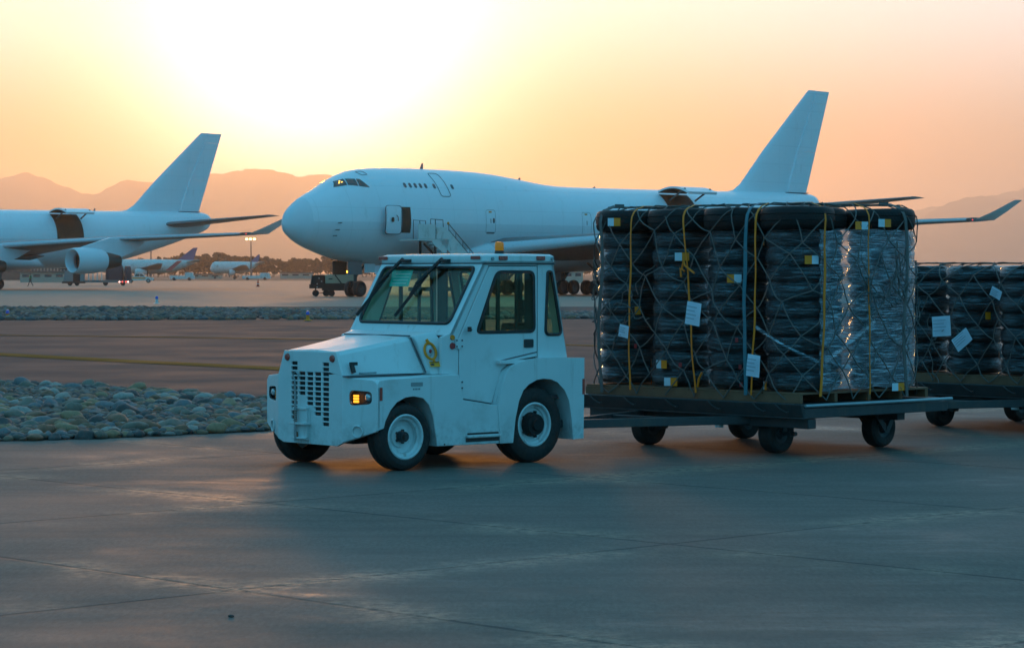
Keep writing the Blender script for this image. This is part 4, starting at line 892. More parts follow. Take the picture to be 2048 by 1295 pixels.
def stack(load, fr, deg, x, y, nwrap, name, top, group, key, wrapped=True, low=0):
    for k in range(low, nwrap):
        z = ZD + TY_H*(k + .5)
        w = ORD[k] if nwrap == 9 else ['bottom','second lowest','third lowest','middle','third highest','second highest','highest'][k]
        p = T_WRAP[random.randrange(4)] if wrapped else T_BARE
        put_tyre(p, fr, deg, x, y, z, f'{w} tyre of the {name}', group, (load, key, k))
    if top: put_tyre(T_TOP, fr, deg, x, y, ZD + TY_H*nwrap + .112, f'bare black tyre crowning the {name}', group, (load, key, 'top'))
FN = ['stack at the near corner of the taller load', 'third front stack of the taller load', 'second front stack of the taller load', 'leftmost front stack of the taller load']
G1 = 'tyres stacked in the taller load'; G2 = 'tyres stacked in the lower load'
for i in range(4): stack(1, d1, 43, X1, YC[i], 9, FN[i], True, G1, ('f', i))
stack(1, d1, 43, X2, .77, 9, 'filmed middle stack on the right of the taller load', True, G1, ('m', 0))
stack(1, d1, 43, X3, .385, 9, 'filmed rear right stack of the taller load', True, G1, ('r', 0))
stack(1, d1, 43, X2, 2.35, 9, 'middle stack at the left end of the taller load', True, G1, ('m', 2))
stack(1, d1, 43, X3, 2.74, 9, 'rear left stack of the taller load', True, G1, ('r', 3))
stack(1, d1, 43, X2, 1.56, 9, 'innermost middle stack of the taller load', True, G1, ('m', 1), low=9)
FN2 = ['near corner stack of the lower load, hidden by the taller load', 'third front stack of the lower load', 'second front stack of the lower load', 'leftmost front stack of the lower load']
FN2 = ['right end stack of the lower load', 'third front stack of the lower load at the picture edge', 'second front stack of the lower load', 'leftmost front stack of the lower load']
for i in range(4): stack(2, d2, 42, X1, YC[i], 7, FN2[i], False, G2, ('f', i))
for i, y in enumerate((.77, 1.56, 2.35)): stack(2, d2, 42, X2, y, 7, ['right','central','left'][i] + ' second row stack of the lower load', False, G2, ('m', i), low=(0, 5, 5)[i])
for i in range(4): stack(2, d2, 42, X3, YC[i], 7, ['right','middle right','middle left','left'][i] + ' rear row stack of the lower load', False, G2, ('r', i), low=(0, 4, 4, 4)[i])

# --- pallets
def make_pallet(fr, deg, label):
    t = thing('pallet', label, 'pallet', fr(0,0,.532), R(deg), 'wooden pallets under the tyres')
    for k in range(6):
        mb = MB(); a = .06 + k*.50; mb.box(.02,2.05,a,a+.485,.088,.108); link('top_board', mb, M['wood'], t, bevel=.003)
    for x in (.02, .55, 1.07, 1.58, 2.0):
        mb = MB(); mb.box(x,x+.045,.06,3.06,.004,.087); link('stringer', mb, M['wood'], t, bevel=.003)
    return t
make_pallet(d1, 43, 'pale wooden pallet carrying the taller tyre load'); make_pallet(d2, 42, 'pale wooden pallet carrying the lower tyre load')

# --- hull of the load: u runs along the left, front and right faces, v = height then inwards over the top
HX0, HX1, HY0, HY1, HR = .015, 2.02, .03, 3.10, .34
SEG = [('c0', HR*PI/2), ('l', HX1-2*HR-HX0), ('c1', HR*PI/2), ('f', HY1-HY0-2*HR), ('c2', HR*PI/2), ('r', HX1-2*HR-HX0), ('c3', HR*PI/2)]
UL = sum(s[1] for s in SEG)
def hull(u):
    u = max(0, min(UL - 1e-6, u))
    for nme, ln in SEG:
        if u <= ln:
            if nme == 'l': return Vector((HX1 - HR - u, HY1, 0)), Vector((0,1,0))
            if nme == 'f': return Vector((HX0, HY1-HR-u, 0)), Vector((-1,0,0))
            if nme == 'r': return Vector((HX0+HR+u, HY0, 0)), Vector((0,-1,0))
            a = u/HR; ca, sa = math.cos(a), math.sin(a)
            c, n = {'c0': ((HX1-HR, HY1-HR), (ca, sa)), 'c1': ((HX0+HR, HY1-HR), (-sa, ca)), 'c2': ((HX0+HR, HY0+HR), (-ca, -sa)), 'c3': ((HX1-HR, HY0+HR), (sa, -ca))}[nme]
            n = Vector((n[0], n[1], 0)); return Vector((c[0], c[1], 0)) + n*HR, n
        u -= ln
def hpt(u, v, off, ztop):
    p, n = hull(u); e = .13
    if v <= ztop - e: return p + n*off + Vector((0,0,v))
    a = (v - (ztop - e))
    if a < e*PI/2: t = a/e; return p + n*(off - (e+off)*(1-math.cos(t))) + Vector((0,0,ztop - e + (e+off)*math.sin(t)))
    return p - n*(e + a - e*PI/2) + Vector((0,0,ztop + off + .02))
U_F = lambda y: sum(q[1] for q in SEG[:3]) + (HY1 - HR - y)          # u of a point on the front face
U_R = lambda x: sum(q[1] for q in SEG[:5]) + (x - HX0 - HR)
def make_net(fr, deg, ztop, label, seed):
    rnd = random.Random(seed); t = thing('cargo_net', label, 'cargo net', fr(0,0,0), R(deg), 'cargo nets over the loads')
    du, dv = .205, .232; z0 = .56; cols_ = int(UL/du); rows = int((ztop + .62 - z0)/dv) + 1; nd = {}
    for i in range(cols_ + 1):
        for j in range(rows + 1):
            if (i + j) % 2: continue
            sag = 1.0 if j else 0
            nd[i, j] = (i*du + rnd.uniform(-.075,.075)*sag, z0 + j*dv + rnd.uniform(-.08,.08)*sag)
    mb = MB()
    for (i, j), (u, v) in nd.items():
        for di in (-1, 1):
            q = nd.get((i + di, j + 1))
            if not q or rnd.random() < .05: continue
            pts = []; sg = rnd.uniform(-.02,.035); sl = rnd.uniform(-.02,.02)
            for k in range(6):
                s = k/5; b = math.sin(PI*s); pts.append(hpt(lerp(u,q[0],s) + sl*b, lerp(v,q[1],s) - sg*b, .014 + .012*b*rnd.random(), ztop))
            mb.tube(pts, .0068, 5)
    link('mesh', mb, M['net'], t)
    mb = MB()
    for (i, j), (u, v) in nd.items():
        p = hpt(u, v, .016, ztop); mb.ell(p, (.015,.015,.017), 6, 5)
    link('knots', mb, M['net'], t) if False else None
    # border bands hanging down near both ends, loose tangles
    for k, u in enumerate((U_F(HY1-.30), U_R(1.60))):
        mb = MB(); pts = [hpt(u + .03*math.sin(v*4), v, .03, ztop) for v in [.56 + .06*i for i in range(int((ztop+.3-.56)/.06))]]
        for a, b in zip(pts, pts[1:]): mb.bar(a, b, .042, .006, (0,1,0) if k else (1,0,0))
        link('border_band', mb, M['net'], t)
    for (uc, vc, n) in ((U_R(1.55), ztop*.64, 12), (U_R(1.2), ztop*.60, 6), (U_F(HY1-.15), ztop*.60, 7), (U_F(2.3), ztop*.58, 4)):
        mb = MB()
        for q in range(n):
            u, v = uc + rnd.uniform(-.16,.16), vc + rnd.uniform(-.22,.16); pts = []; a = rnd.uniform(0,6.28)
            for k in range(9): pts.append(hpt(u, v, .015 + .035*rnd.random(), ztop)); u += .055*math.cos(a); v += .06*math.sin(a); a += rnd.uniform(-.9,.9)
            mb.tube(pts, .006, 5)
        link('loose_cord', mb, M['net'], t)
    return t
ZT1, ZT2 = ZD + TY_H*9 + .225, ZD + TY_H*7
make_net(d1, 43, ZT1, 'grey cord cargo net drawn over the taller tyre load', 3)
make_net(d2, 42, ZT2, 'grey cord cargo net drawn over the lower tyre load', 8)

# --- straps over the taller load
def strap(u0, u1, m, wdt, label, cat='strap', z0=.60, seed=1):
    rnd = random.Random(seed); mb = MB(); vs = [z0 + .05*i for i in range(int((ZT1 + .45 - z0)/.05) + 1)]; off = .026; prev = None; L_, R_ = [], []
    for i, v in enumerate(vs):
        u = lerp(u0, u1, min(1, (v - z0)/(ZT1 - z0))) + .012*math.sin(v*3.1 + seed) + .004*math.sin(v*11)
        L_.append(hpt(u - wdt/2, v, off, ZT1)); R_.append(hpt(u + wdt/2, v, off + .004*math.sin(v*6+seed), ZT1))
    rg = [[a, b, b + (b*0 + Vector(hull(u0)[1]))*.004, a + Vector(hull(u0)[1])*.004] for a, b in zip(L_, R_)]
    mb.loft(rg); o = link('strap', mb, M[m], ang=60); o.location = d1(0,0,0); o.rotation_euler = (0,0,R(43)); tag(o, label, cat, 'straps over the taller load'); return o
s_ = [strap(U_F(2.37), U_F(2.36), 'strap_yellow', .021, 'yellow strap down the second front stack, leftmost of the yellow straps', seed=1),
      strap(U_F(1.42), U_F(1.62), 'strap_yellow', .021, 'yellow strap with a knotted loose end at the third front stack', seed=2),
      strap(U_F(.66), U_F(.60), 'strap_yellow', .021, 'yellow strap running right beside the teal strap', seed=3),
      strap(U_R(.28), U_R(.36), 'strap_yellow', .026, 'broad yellow strap at the left edge of the film-wrapped side', seed=4),
      strap(U_R(1.02), U_R(1.02), 'strap_yellow', .016, 'thin yellow strap down the middle of the film-wrapped side', seed=5),
      strap(U_F(.76), U_F(.74), 'strap_teal', .044, 'broad teal strap near the front corner of the taller load', seed=6)]
mb = MB(); u = U_F(1.55); mb.tube([hpt(u-.05,1.86,.05,ZT1),hpt(u-.02,1.95,.055,ZT1),hpt(u+.0,1.90,.06,ZT1),hpt(u+.03,1.88,.06,ZT1),hpt(u+.13,1.82,.055,ZT1)], .011, 6); mb.tube([hpt(u-.01,1.84,.05,ZT1),hpt(u-.06,1.87,.06,ZT1),hpt(u-.055,1.78,.055,ZT1)], .011, 6); link('loose_end', mb, M['strap_yellow'], s_[1])
mb = MB(); u = U_F(1.39); mb.tube([hpt(u-.0,.66,.04,ZT1),hpt(u+.03,.75,.05,ZT1),hpt(u+.06,.81,.04,ZT1)], .011, 6); link('loose_end', mb, M['strap_yellow'], s_[1])

# --- thick film wrapped round the right side of the taller load
mb = MB(); nu, nv = 110, 80; vs = []; ua, ub = U_R(.30), UL
for i in range(nu + 1):
    for j in range(nv + 1):
        u = lerp(ua, ub, i/nu); v = lerp(.66, ZT1 - .225, j/nv)
        q = noise.fractal(Vector((u*2.2, v*5, 3)), 1, 2, 4)*.014 + noise.noise(Vector((u*1.5, v*42, 8)))*.0045 + .012*math.sin(v*2*PI/TY_H)*max(0, 1-abs((u-ua)/.3))
        edge = .03*noise.noise(Vector((u*4, 1, 2))) if j in (0, nv) else 0
        p = hpt(u, v + edge, -.004 + q, 9); vs.append(p)
k = nv + 1; mb.add(vs, [(i*k+j, (i+1)*k+j, (i+1)*k+j+1, i*k+j+1) for i in range(nu) for j in range(nv)])
wrapo = link('stretch_film', mb, M['film_thick'], ang=180, recalc=False); wrapo.location = d1(0,0,0); wrapo.rotation_euler = (0,0,R(43)); tag(wrapo, 'clear wrinkled stretch film wound round the right side of the taller tyre load', 'plastic film')
for k, (a, b, w) in enumerate(((( U_F(.62),1.28),(U_R(.42),.86),.05), ((U_R(.34),.92),(U_R(1.12),1.32),.10), ((U_R(.40),.95),(U_R(1.05),.74),.045))):
    mb = MB(); rg = []
    for i in range(15):
        s = i/14; u, v = lerp(a[0],b[0],s), lerp(a[1],b[1],s); ww = w*(.55 + .9*abs(s-.45)); rg.append([hpt(u, v-ww/2, .012, 9), hpt(u, v, .030, 9), hpt(u, v+ww/2, .012, 9)])
    mb.loft(rg, caps=False, closed=False); link('film_strand', mb, M['film_thick'], wrapo, ang=180)

# --- stickers on the tyres, paper sheets under the nets
def unproj_front(fr_o, deg, px, py, X):
    a = R(deg); r = (math.cos(a), math.sin(a)); d = ((px-1024)/F, 1.0, (H0-py)/F)
    t = (X + fr_o.x*r[0] + fr_o.y*r[1])/(d[0]*r[0] + d[1]*r[1]); rel = Vector((t*d[0]-fr_o.x, t*d[1]-fr_o.y)); return rel.x*-r[1] + rel.y*r[0], CH + t*d[2]
def unproj_side(fr_o, deg, px, py, Y):
    a = R(deg); n = (-math.sin(a), math.cos(a)); d = ((px-1024)/F, 1.0, (H0-py)/F)
    t = (Y + fr_o.x*n[0] + fr_o.y*n[1])/(d[0]*n[0] + d[1]*n[1]); rel = Vector((t*d[0]-fr_o.x, t*d[1]-fr_o.y)); return rel.x*n[1] - rel.y*n[0], CH + t*d[2]
def curved_patch(parent, fr, deg, cx, cy, r, a0, a1, z0, z1, m, name, par_obj=None):
    mb = MB(); vs = []
    for i in range(5):
        a = lerp(a0, a1, i/4); vs += [(cx + r*math.cos(a), cy + r*math.sin(a), z0), (cx + r*math.cos(a), cy + r*math.sin(a), z1)]
    fs = [(2*i, 2*i+2, 2*i+3, 2*i+1) for i in range(4)]
    wm = Matrix.Translation(fr(0,0,0)) @ Matrix.Rotation(R(deg), 4, 'Z'); inv = (Matrix.Translation(parent.location) @ parent.rotation_euler.to_matrix().to_4x4()).inverted()
    mb.add([inv @ (wm @ Vector(p)) for p in vs], fs); return link(name, mb, M[m], par_obj or parent, recalc=False)
def sticker(load, px, py, order, w=.15, h=.085):
    fr, deg, o = (d1, 43, D1.location) if load == 1 else (d2, 42, D2.location)
    y, z = unproj_front(o, deg, px, py, .04); i = min(range(4), key=lambda q: abs(YC[q]-y))
    nw = 9 if load == 1 else 7; kk = int((z - ZD)/TY_H); kk = 'top' if kk >= nw else max(0, kk)
    ty_ = TYRES.get((load, ('f', i), kk))
    if not ty_: return
    r = .382 if kk == 'top' else .345
    s = max(-.9, min(.9, (y - YC[i])/r)); a = PI - math.asin(s); da = w/2/r       # direction (-x) is PI; +y side lies to the left in the picture
    zc = ty_.location.z; z = max(zc - TY_H*.5 + h*.5, min(zc + TY_H*.5 - h*.5, z))
    yw = [('sticker_yellow', a - da, a), ('sticker_white', a, a + da)]
    if order == 'yw': yw = [('sticker_yellow', a - da*.1 - da, a - da*.1), ('sticker_white', a - da*.1, a + da)]; 
    # angle grows towards the right in the picture
    segs = {'wy': [('sticker_white', a - da, a), ('sticker_yellow', a, a + da)], 'yw': [('sticker_yellow', a - da, a), ('sticker_white', a, a + da)], 'y': [('sticker_yellow', a - da*.45, a + da*.45)], 'r': [('red_mark', a - da*.2, a + da*.2)]}[order]
    for m_, q0, q1 in segs: curved_patch(ty_, fr, deg, X1, YC[i], r, q0, q1, z - (h/2 if order != 'r' else .025), z + (h/2 if order != 'r' else .02), m_, 'sticker' if order != 'r' else 'red_mark')
for px, py, od in ((1232,444,'wy'),(1355,513,'wy'),(1513,482,'wy'),(1463,560,'yw'),(1256,621,'y'),(1283,727,'wy'),(1279,763,'wy'),(1324,730,'wy'),(1340,765,'wy'),(1521,774,'wy'),(1627,519,'yw'),(1353,734,'r'),(1470,737,'r'),(1254,696,'r'),(1471,771,'r'),(1466,672,'r')): sticker(1, px, py, od)
for px, py, od in ((1972,715,'wy'),(1957,627,'y')): sticker(2, px, py, od)
def side_sticker(px, py, order, key):
    x, z = unproj_side(D1.location, 43, px, py, .02); p = TYRES[key]
    fr, deg = d1, 43; wm = Matrix.Translation(fr(0,0,0)) @ Matrix.Rotation(R(deg), 4, 'Z'); inv = (Matrix.Translation(p.location) @ p.rotation_euler.to_matrix().to_4x4()).inverted()
    cols_ = ('sticker_white','sticker_yellow') if order == 'wy' else ('sticker_yellow','sticker_white')
    for k in range(2):
        mb = MB(); a = x - .10 + .10*k; mb.add([inv @ (wm @ Vector(q)) for q in ((a,.004,z-.04),(a+.10,.004,z-.04),(a+.10,.004,z+.04),(a,.004,z+.04))], [(0,1,2,3)]); link('sticker', mb, M[cols_[k]], p, recalc=False)
side_sticker(1721,451,'yw',(1,('m',0),'top')); side_sticker(1767,446,'wy',(1,('r',0),'top')); side_sticker(1794,773,'wy',(1,('r',0),0))
def paper(load, px, py, w, h, rot, label):
    fr, deg, o = (d1, 43, D1.location) if load == 1 else (d2, 42, D2.location)
    y, z = unproj_front(o, deg, px, py, -.02); mb = MB(); vs = []; n = 6
    for i in range(n+1):
        for j in range(n+1):
            a, b = (i/n-.5)*w, (j/n-.5)*h; ca, sa = math.cos(rot), math.sin(rot); p, q = a*ca - b*sa, a*sa + b*ca
            vs.append((-.025 - .05*(a*a+.3*a*b)/(w*w)*.5 + .008*noise.noise(Vector((a*9,b*9,px*.1))), y - p, z + q))
    mb.add(vs, [(i*(n+1)+j, (i+1)*(n+1)+j, (i+1)*(n+1)+j+1, i*(n+1)+j+1) for i in range(n) for j in range(n)])
    ob = link('paper_sheet', mb, M['paper'], ang=180); pm = MB()
    for q in range(4 if w > .15 else 3):
        b0 = h*(.30 - .17*q); c0, c1 = -w*.36, w*(.34 - .12*(q % 2)); ca, sa = math.cos(rot), math.sin(rot)
        pm.add([(-.058 - .03*(a_*a_)/(w*w), y - (a_*ca - b_*sa), z + a_*sa + b_*ca) for a_, b_ in ((c0,b0-.004),(c1,b0-.004),(c1,b0+.004),(c0,b0+.004))], [(0,1,2,3)])
    link('print', pm, M['faint_print'], ob, recalc=False)
    ob.location = fr(0,0,0); ob.rotation_euler = (0,0,R(deg)); tag(ob, label, 'paper', 'paper sheets tucked in the nets')
paper(1, 1388, 627, .20, .235, R(-8), 'creased pale sheet hanging beside the second front stack of the taller load')
paper(1, 1508, 731, .17, .22, R(-6), 'bluish white sheet on the third front stack above the pallet')
paper(1, 1249, 662, .14, .13, R(-10), 'small printed sheet on the leftmost front stack of the taller load')
paper(2, 1884, 652, .27, .235, R(4), 'crumpled white sheet, larger and upright, on the lower load')
paper(2, 1925, 679, .26, .17, R(36), 'blue white sheet tilted at an angle on the lower load')
paper(2, 1993, 586, .16, .11, R(-25), 'small pale sheet high on the second front stack of the lower load')
# ------------------------------------------------------------------ boarding stairs at the open front door
def P1f(x, y, z): return frame(-17.42, 194.6, 47.7)(x, y, z)
M['gse_white'] = mat('ground_equipment_white', (.58,.60,.58), .45, var=.1, dirt=(.25,.22,.18), dscale=2)
M['gse_beige'] = mat('beige_canopy', (.50,.46,.34), .6, var=.12, scale=2)
M['gse_grey'] = mat('loader_grey', (.20,.22,.22), .5, var=.2)
M['gse_dark'] = mat('dark_equipment', (.022,.022,.02), .6, var=.3)
sp = P1f(10.0, -4.6, 0)
t = thing('boarding_stairs', 'mobile boarding stairs with white side panels, leading up to the open aircraft door', 'boarding stairs', sp, R(47.7))
# local: x = along the fuselage (aft), stairs run aft and down
mb = MB(); mb.box(-.9,1.9,-1.0,1.0,4.30,4.42); pl = link('platform', mb, M['gse_white'], t)
mb = MB(); mb.box(-.85,1.0,-1.03,-.97,4.42,5.55); mb.box(1.12,2.3,-1.03,-.97,4.42,5.35); link('side_panel', mb, M['gse_white'], pl, bevel=.02)
mb = MB(); mb.tube([(.5,-.95,5.3),(.55,-.95,5.95),(1.9,-.95,5.9),(1.95,-.95,5.3)], .035, 6); mb.tube([(.6,.95,4.4),(.6,.95,5.9),(1.95,.95,5.85),(1.95,.95,4.4)], .035, 6); mb.tube([(1.05,-.97,4.4),(1.05,-.97,5.95)], .035, 6); mb.tube([(1.5,.95,4.4),(1.3,.95,5.85)], .03, 6); link('platform_rail', mb, M['gear'], pl)
mb = MB(); mb.ell((2.55,-.9,5.65), (.10,.10,.12), 10, 6); link('lamp', mb, M['orange_mark'], pl)
mb = MB(); mb.loft([[(1.5,-.98,4.30),(1.5,-.92,4.30),(2.5,-.92,5.1),(2.5,-.98,5.1)],[(6.4,-.98,.45),(6.4,-.92,.45),(7.2,-.92,1.3),(7.2,-.98,1.3)]]); mb.hexa([(1.0,-.98,3.9),(2.2,-.98,3.2),(2.2,-.92,3.2),(1.0,-.92,3.9),(.6,-.98,4.3),(2.6,-.98,4.4),(2.6,-.92,4.4),(.6,-.92,4.3)]); link('stringer_panel', mb, M['gse_white'], t)
mb = MB(); mb.loft([[(1.5,.92,4.30),(1.5,.98,4.30),(2.5,.98,4.5),(2.5,.92,4.5)],[(6.4,.92,.45),(6.4,.98,.45),(7.2,.98,.7),(7.2,.92,.7)]]); link('stringer_panel', mb, M['gse_white'], t)
for k in range(17):
    mb = MB(); x = 2.0 + .30*k; z = 4.25 - .24*k; mb.box(x, x+.30, -.9, .9, z-.05, z); link('tread', mb, M['gear'], t)
for y in (-.95, .95):
    mb = MB(); mb.tube([(2.55,y,5.6),(7.3,y,1.75)], .035, 6); mb.tube([(2.55,y,5.15),(7.3,y,1.3)], .025, 6)
    for k in range(7): x = 2.55 + .79*k; z = 5.6 - .64*k; mb.tube([(x,y,z),(x,y,z-1.15)], .025, 5)
    link('handrail', mb, M['gear'], t)
mb = MB(); mb.box(.0,7.4,-.9,.9,.45,.75); mb.bar((1.2,-.8,.7),(1.2,-.8,4.3),.14,.14); mb.bar((1.2,.8,.7),(1.2,.8,4.3),.14,.14); mb.bar((6.2,.8,.7),(1.6,.8,4.1),.12,.12); link('chassis', mb, M['gse_dark'], t)
for x in (1.0, 6.3):
    for y in (-.85,.85):
        mb = MB(); mb.cyl((x,y-.12,.36),(x,y+.12,.36),.36,n=24); link('wheel', mb, M['rubber'], t)

# ------------------------------------------------------------------ ground power unit by the nose wheel
t = thing('ground_power_unit', 'dark towed ground power unit with beige canopy and lit amber beacon by the nose wheels', 'power unit', gpt(668, 592) + (0,), R(6))
s_ = 1.0
mb = MB(); mb.box(-.95,1.75,-.75,.75,.45,1.02); mb.box(-1.95,-.9,-.78,.78,.62,.95); link('chassis', mb, M['gse_dark'], t, bevel=.03)
mb = MB(); mb.box(-1.75,-.75,-.76,.76,.95,1.68); mb.hexa([(-1.85,-.7,.95),(-1.72,-.7,.95),(-1.72,.7,.95),(-1.85,.7,.95),(-1.76,-.68,1.62),(-1.70,-.68,1.62),(-1.70,.68,1.62),(-1.76,.68,1.62)]); eb = link('engine_bay', mb, M['gse_dark'], t, bevel=.04)
for x, z in ((-1.2,1.42),(-1.0,1.18),(-1.35,.98),(-1.35,.72)):
    mb = MB(); mb.cyl((x,-.765,z),(x,-.79,z),.055,n=12); link('gauge', mb, M['rail'], eb)
mb = MB(); mb.hexa([(-.72,-.74,1.0),(1.65,-.74,1.0),(1.65,.74,1.0),(-.72,.74,1.0),(-.72,-.70,1.70),(1.50,-.70,1.78),(1.50,.70,1.78),(-.72,.70,1.70)]); cn = link('canopy', mb, M['gse_beige'], t, bevel=.05)
mb = MB(); mb.bar((.05,-.735,1.68),(.55,-.765,1.02),.09,.03,(0,1,0)); mb.box(-.45,-.15,-.745,-.725,1.33,1.41); link('canopy_strap', mb, M['gse_dark'], cn)
mb = MB(); mb.box(1.66,1.80,-.6,.6,1.15,1.62); link('exhaust_box', mb, M['gse_dark'], t, bevel=.02)
mb = MB(); mb.cyl((1.0,-.3,1.76),(1.0,-.3,1.86),.07,n=12); bb = link('beacon', mb, M['gse_dark'], cn)
mb = MB(); mb.lathe([(.075,1.86),(.08,1.92),(.06,1.99),(.0,2.01)], (1.0,-.3,0), 'z', 14); link('beacon_lens', mb, lamp_mat('beacon_glow', (1,.42,.03), 9), bb)
for x in (-1.45,-.62,-.2,1.15):
    for y in (-.62,.62):
        mb = MB(); r = .25; mb.lathe([(r*.5,y-.09),(r*.9,y-.1),(r,y-.05),(r,y+.05),(r*.9,y+.1),(r*.5,y+.09)], (x,0,r), 'y', 20); mb.cyl((x,y-.08,r),(x,y+.08,r),r*.52,n=14); link('wheel', mb, M['rubber'], t)
mb = MB(); mb.bar((-1.45,-.62,.25),(-.62,-.62,.27),.06,.06); mb.bar((-1.45,0,.27),(-1.45,.0,.65),.1,.1); link('axle_beam', mb, M['gse_dark'], t)

# ------------------------------------------------------------------ under the second freighter: loader, load, pickup, worker
lx, ly = gpt(128, 571)
sc_ = (H0 - 571) / -CH / F     # 1/metres per unit depth
t = thing('cargo_loader', 'low grey cargo loader with lit rear lamps under the left freighter', 'cargo loader', (lx, ly, 0), R(8))
mb = MB(); mb.box(.3,9.6,-1.4,1.4,.45,.72); mb.box(3.0,9.4,-1.5,1.5,.72,.80); link('deck', mb, M['gse_grey'], t, bevel=.03)
mb = MB(); mb.hexa([(-.1,-1.4,.45),(3.0,-1.4,.45),(3.0,1.4,.45),(-.1,1.4,.45),(.15,-1.4,2.15),(3.0,-1.4,2.3),(3.0,1.4,2.3),(.15,1.4,2.15)]); cb = link('cab', mb, M['gse_grey'], t, bevel=.05)
mb = MB(); mb.box(1.35,2.35,-1.43,-1.38,.55,1.75); link('cab_shade_patch', mb, M['dark_cavity'], cb)  # dark slab on the solid cab side, painting a shaded opening
mb = MB(); mb.box(-.25,3.1,-1.5,1.5,.35,.62); link('bumper', mb, M['gse_dark'], t, bevel=.03)
mb = MB(); mb.box(-.5,4.8,-1.45,1.45,2.34,2.52); link('bridge', mb, M['gse_dark'], t, bevel=.03)
for k in range(4):
    mb = MB(); x = 3.5 + .62*k; mb.box(x,x+.16,-1.35,-1.2,.8,2.25); link('guide_post', mb, M['gse_white'], t)
for x in (.9,1.9,6.0,8.5):
    mb = MB(); mb.cyl((x,-1.3,.36),(x,-.95,.36),.36,n=20); link('wheel', mb, M['rubber'], t)
for x, c in ((8.0,'w'),(8.42,'r'),(8.95,'r'),(9.25,'w')):
    mb = MB(); mb.ell((x,-1.45,.56),(.10,.05,.10),10,6); link('lamp', mb, M['lamp_white'] if c == 'w' and 'lamp_white' in M else M.setdefault('lamp_'+c, lamp_mat('lamp_'+c, (1,.55,.45) if c=='w' else (1,.08,.05), 5 if c=='w' else 3)), t)
def netted(x0, x1, label, h, seed):
    rnd = random.Random(seed); mb = MB(); rg = []; n = 20
    for j in range(9):
        tt = j/8; z = .0 + h*tt; q = 1 - .28*max(0, tt-.55)/.45*tt
        rg.append([((x0+x1)/2 + (x1-x0)/2*q*math.copysign(abs(math.cos(a))**.5, math.cos(a)) + rnd.uniform(-.04,.04), 1.2*q*math.copysign(abs(math.sin(a))**.5, math.sin(a)), z + rnd.uniform(-.04,.04)) for a in [2*PI*i/n for i in range(n)]])
    mb.loft(rg); o = link('netted_load', mb, M['tarp'], ang=50); o.location = Vector((lx, ly, .81)) + Matrix.Rotation(R(8), 3, 'Z') @ Vector((0,0,0)); o.rotation_euler = (0,0,R(8)); tag(o, label, 'cargo load', 'netted loads on the loader'); return o
M['tarp'] = mat('dark_wrapped_cargo', (.028,.032,.045), .6, var=.5, scale=3, bmp=.4)
netted(6.0, 8.6, 'taller dark wrapped load on the loader, nearer its cab', 2.55, 2); netted(8.65, 9.75, 'smaller dark wrapped load at the tail of the loader', 2.0, 4)

# pickup beyond the loader
def make_pickup():
    px_, py_ = gpt(279, 565.5); t = thing('pickup_truck', 'white pickup truck with a yellow side band parked beyond the loader', 'pickup truck', (px_, py_, 0), R(180+4))
    k = 1.0; prof = [(-2.6,.55),(2.55,.50),(2.62,.85),(2.45,1.05),(1.25,1.18),(.55,1.78),(-.85,1.80),(-1.05,1.22),(-2.6,1.20)]
    body = [(-2.65,.45),(2.60,.45),(2.68,.80),(2.50,1.02),(1.20,1.16),(-2.65,1.14)]
    mb = MB(); mb.plate(rpoly(body,.12), [], 1.8, lambda u, v, w: (u, w-.9, v)); b = link('body', mb, M['gse_white'], t, bevel=.04)
    mb = MB(); cabp = [(1.25,1.14),(.55,1.80),(-.75,1.82),(-.98,1.14)]; rg = []
    mb.loft([[(x, -.86 + .0*z, z) if z < 1.5 else (x, -.72, z) for x, z in cabp], [(x, .86, z) if z < 1.5 else (x, .72, z) for x, z in cabp]]); cb = link('cab', mb, M['gse_white'], t, bevel=.04)
    for s in (-1, 1):
        for q in ([(.98,1.2),(.50,1.70),(.12,1.70),(.12,1.2)], [(.02,1.2),(.02,1.70),(-.66,1.70),(-.84,1.2)]):
            mb = MB(); mb.add([(x, s*(.875 - .14*(z-1.14)/.66), z) for x, z in q], [(0,1,2,3)]); link('window', mb, M['pickup_glass'], cb, recalc=False)
        mb = MB(); mb.box(-2.2,1.15,s*.905-.006,s*.905+.006,.78,1.02); link('side_band', mb, M['yellow_paint'], b)
        mb = MB(); mb.box(2.45,2.66,s*.62-.18,s*.62+.18,.78,.95); link('headlight', mb, M['lamp_glass'], b)
    mb = MB(); mb.add([(1.2,-.76,1.2),(1.2,.76,1.2),(.62,.64,1.74),(.62,-.64,1.74)], [(0,1,2,3)]); link('windshield', mb, M['pickup_glass'], cb, recalc=False)
    mb = MB(); mb.box(2.55,2.78,-.9,.9,.42,.66); link('bumper', mb, M['gse_dark'], t, bevel=.04)
    mb = MB(); mb.box(-.2,.2,-.5,.5,1.80,1.9); link('light_bar', mb, M['amber_lens'], cb, bevel=.02)
    for x in (1.65,-1.6):
        for y in (-.8,.8):
            mb = MB(); r = .40; mb.lathe([(r*.55,y-.12),(r*.9,y-.13),(r,y-.06),(r,y+.06),(r*.9,y+.13),(r*.55,y+.12)], (x,0,r), 'y', 24); w = link('wheel', mb, M['rubber'], t)
            mb = MB(); mb.cyl((x,y-.11,r),(x,y+.11,r),r*.56,n=18); link('rim', mb, M['galv'], w)
    return t
M['pickup_glass'] = glass_mat('vehicle_glass', (.20,.26,.24), .03, 1)
pk = make_pickup(); pk.rotation_euler = (0,0,R(6))

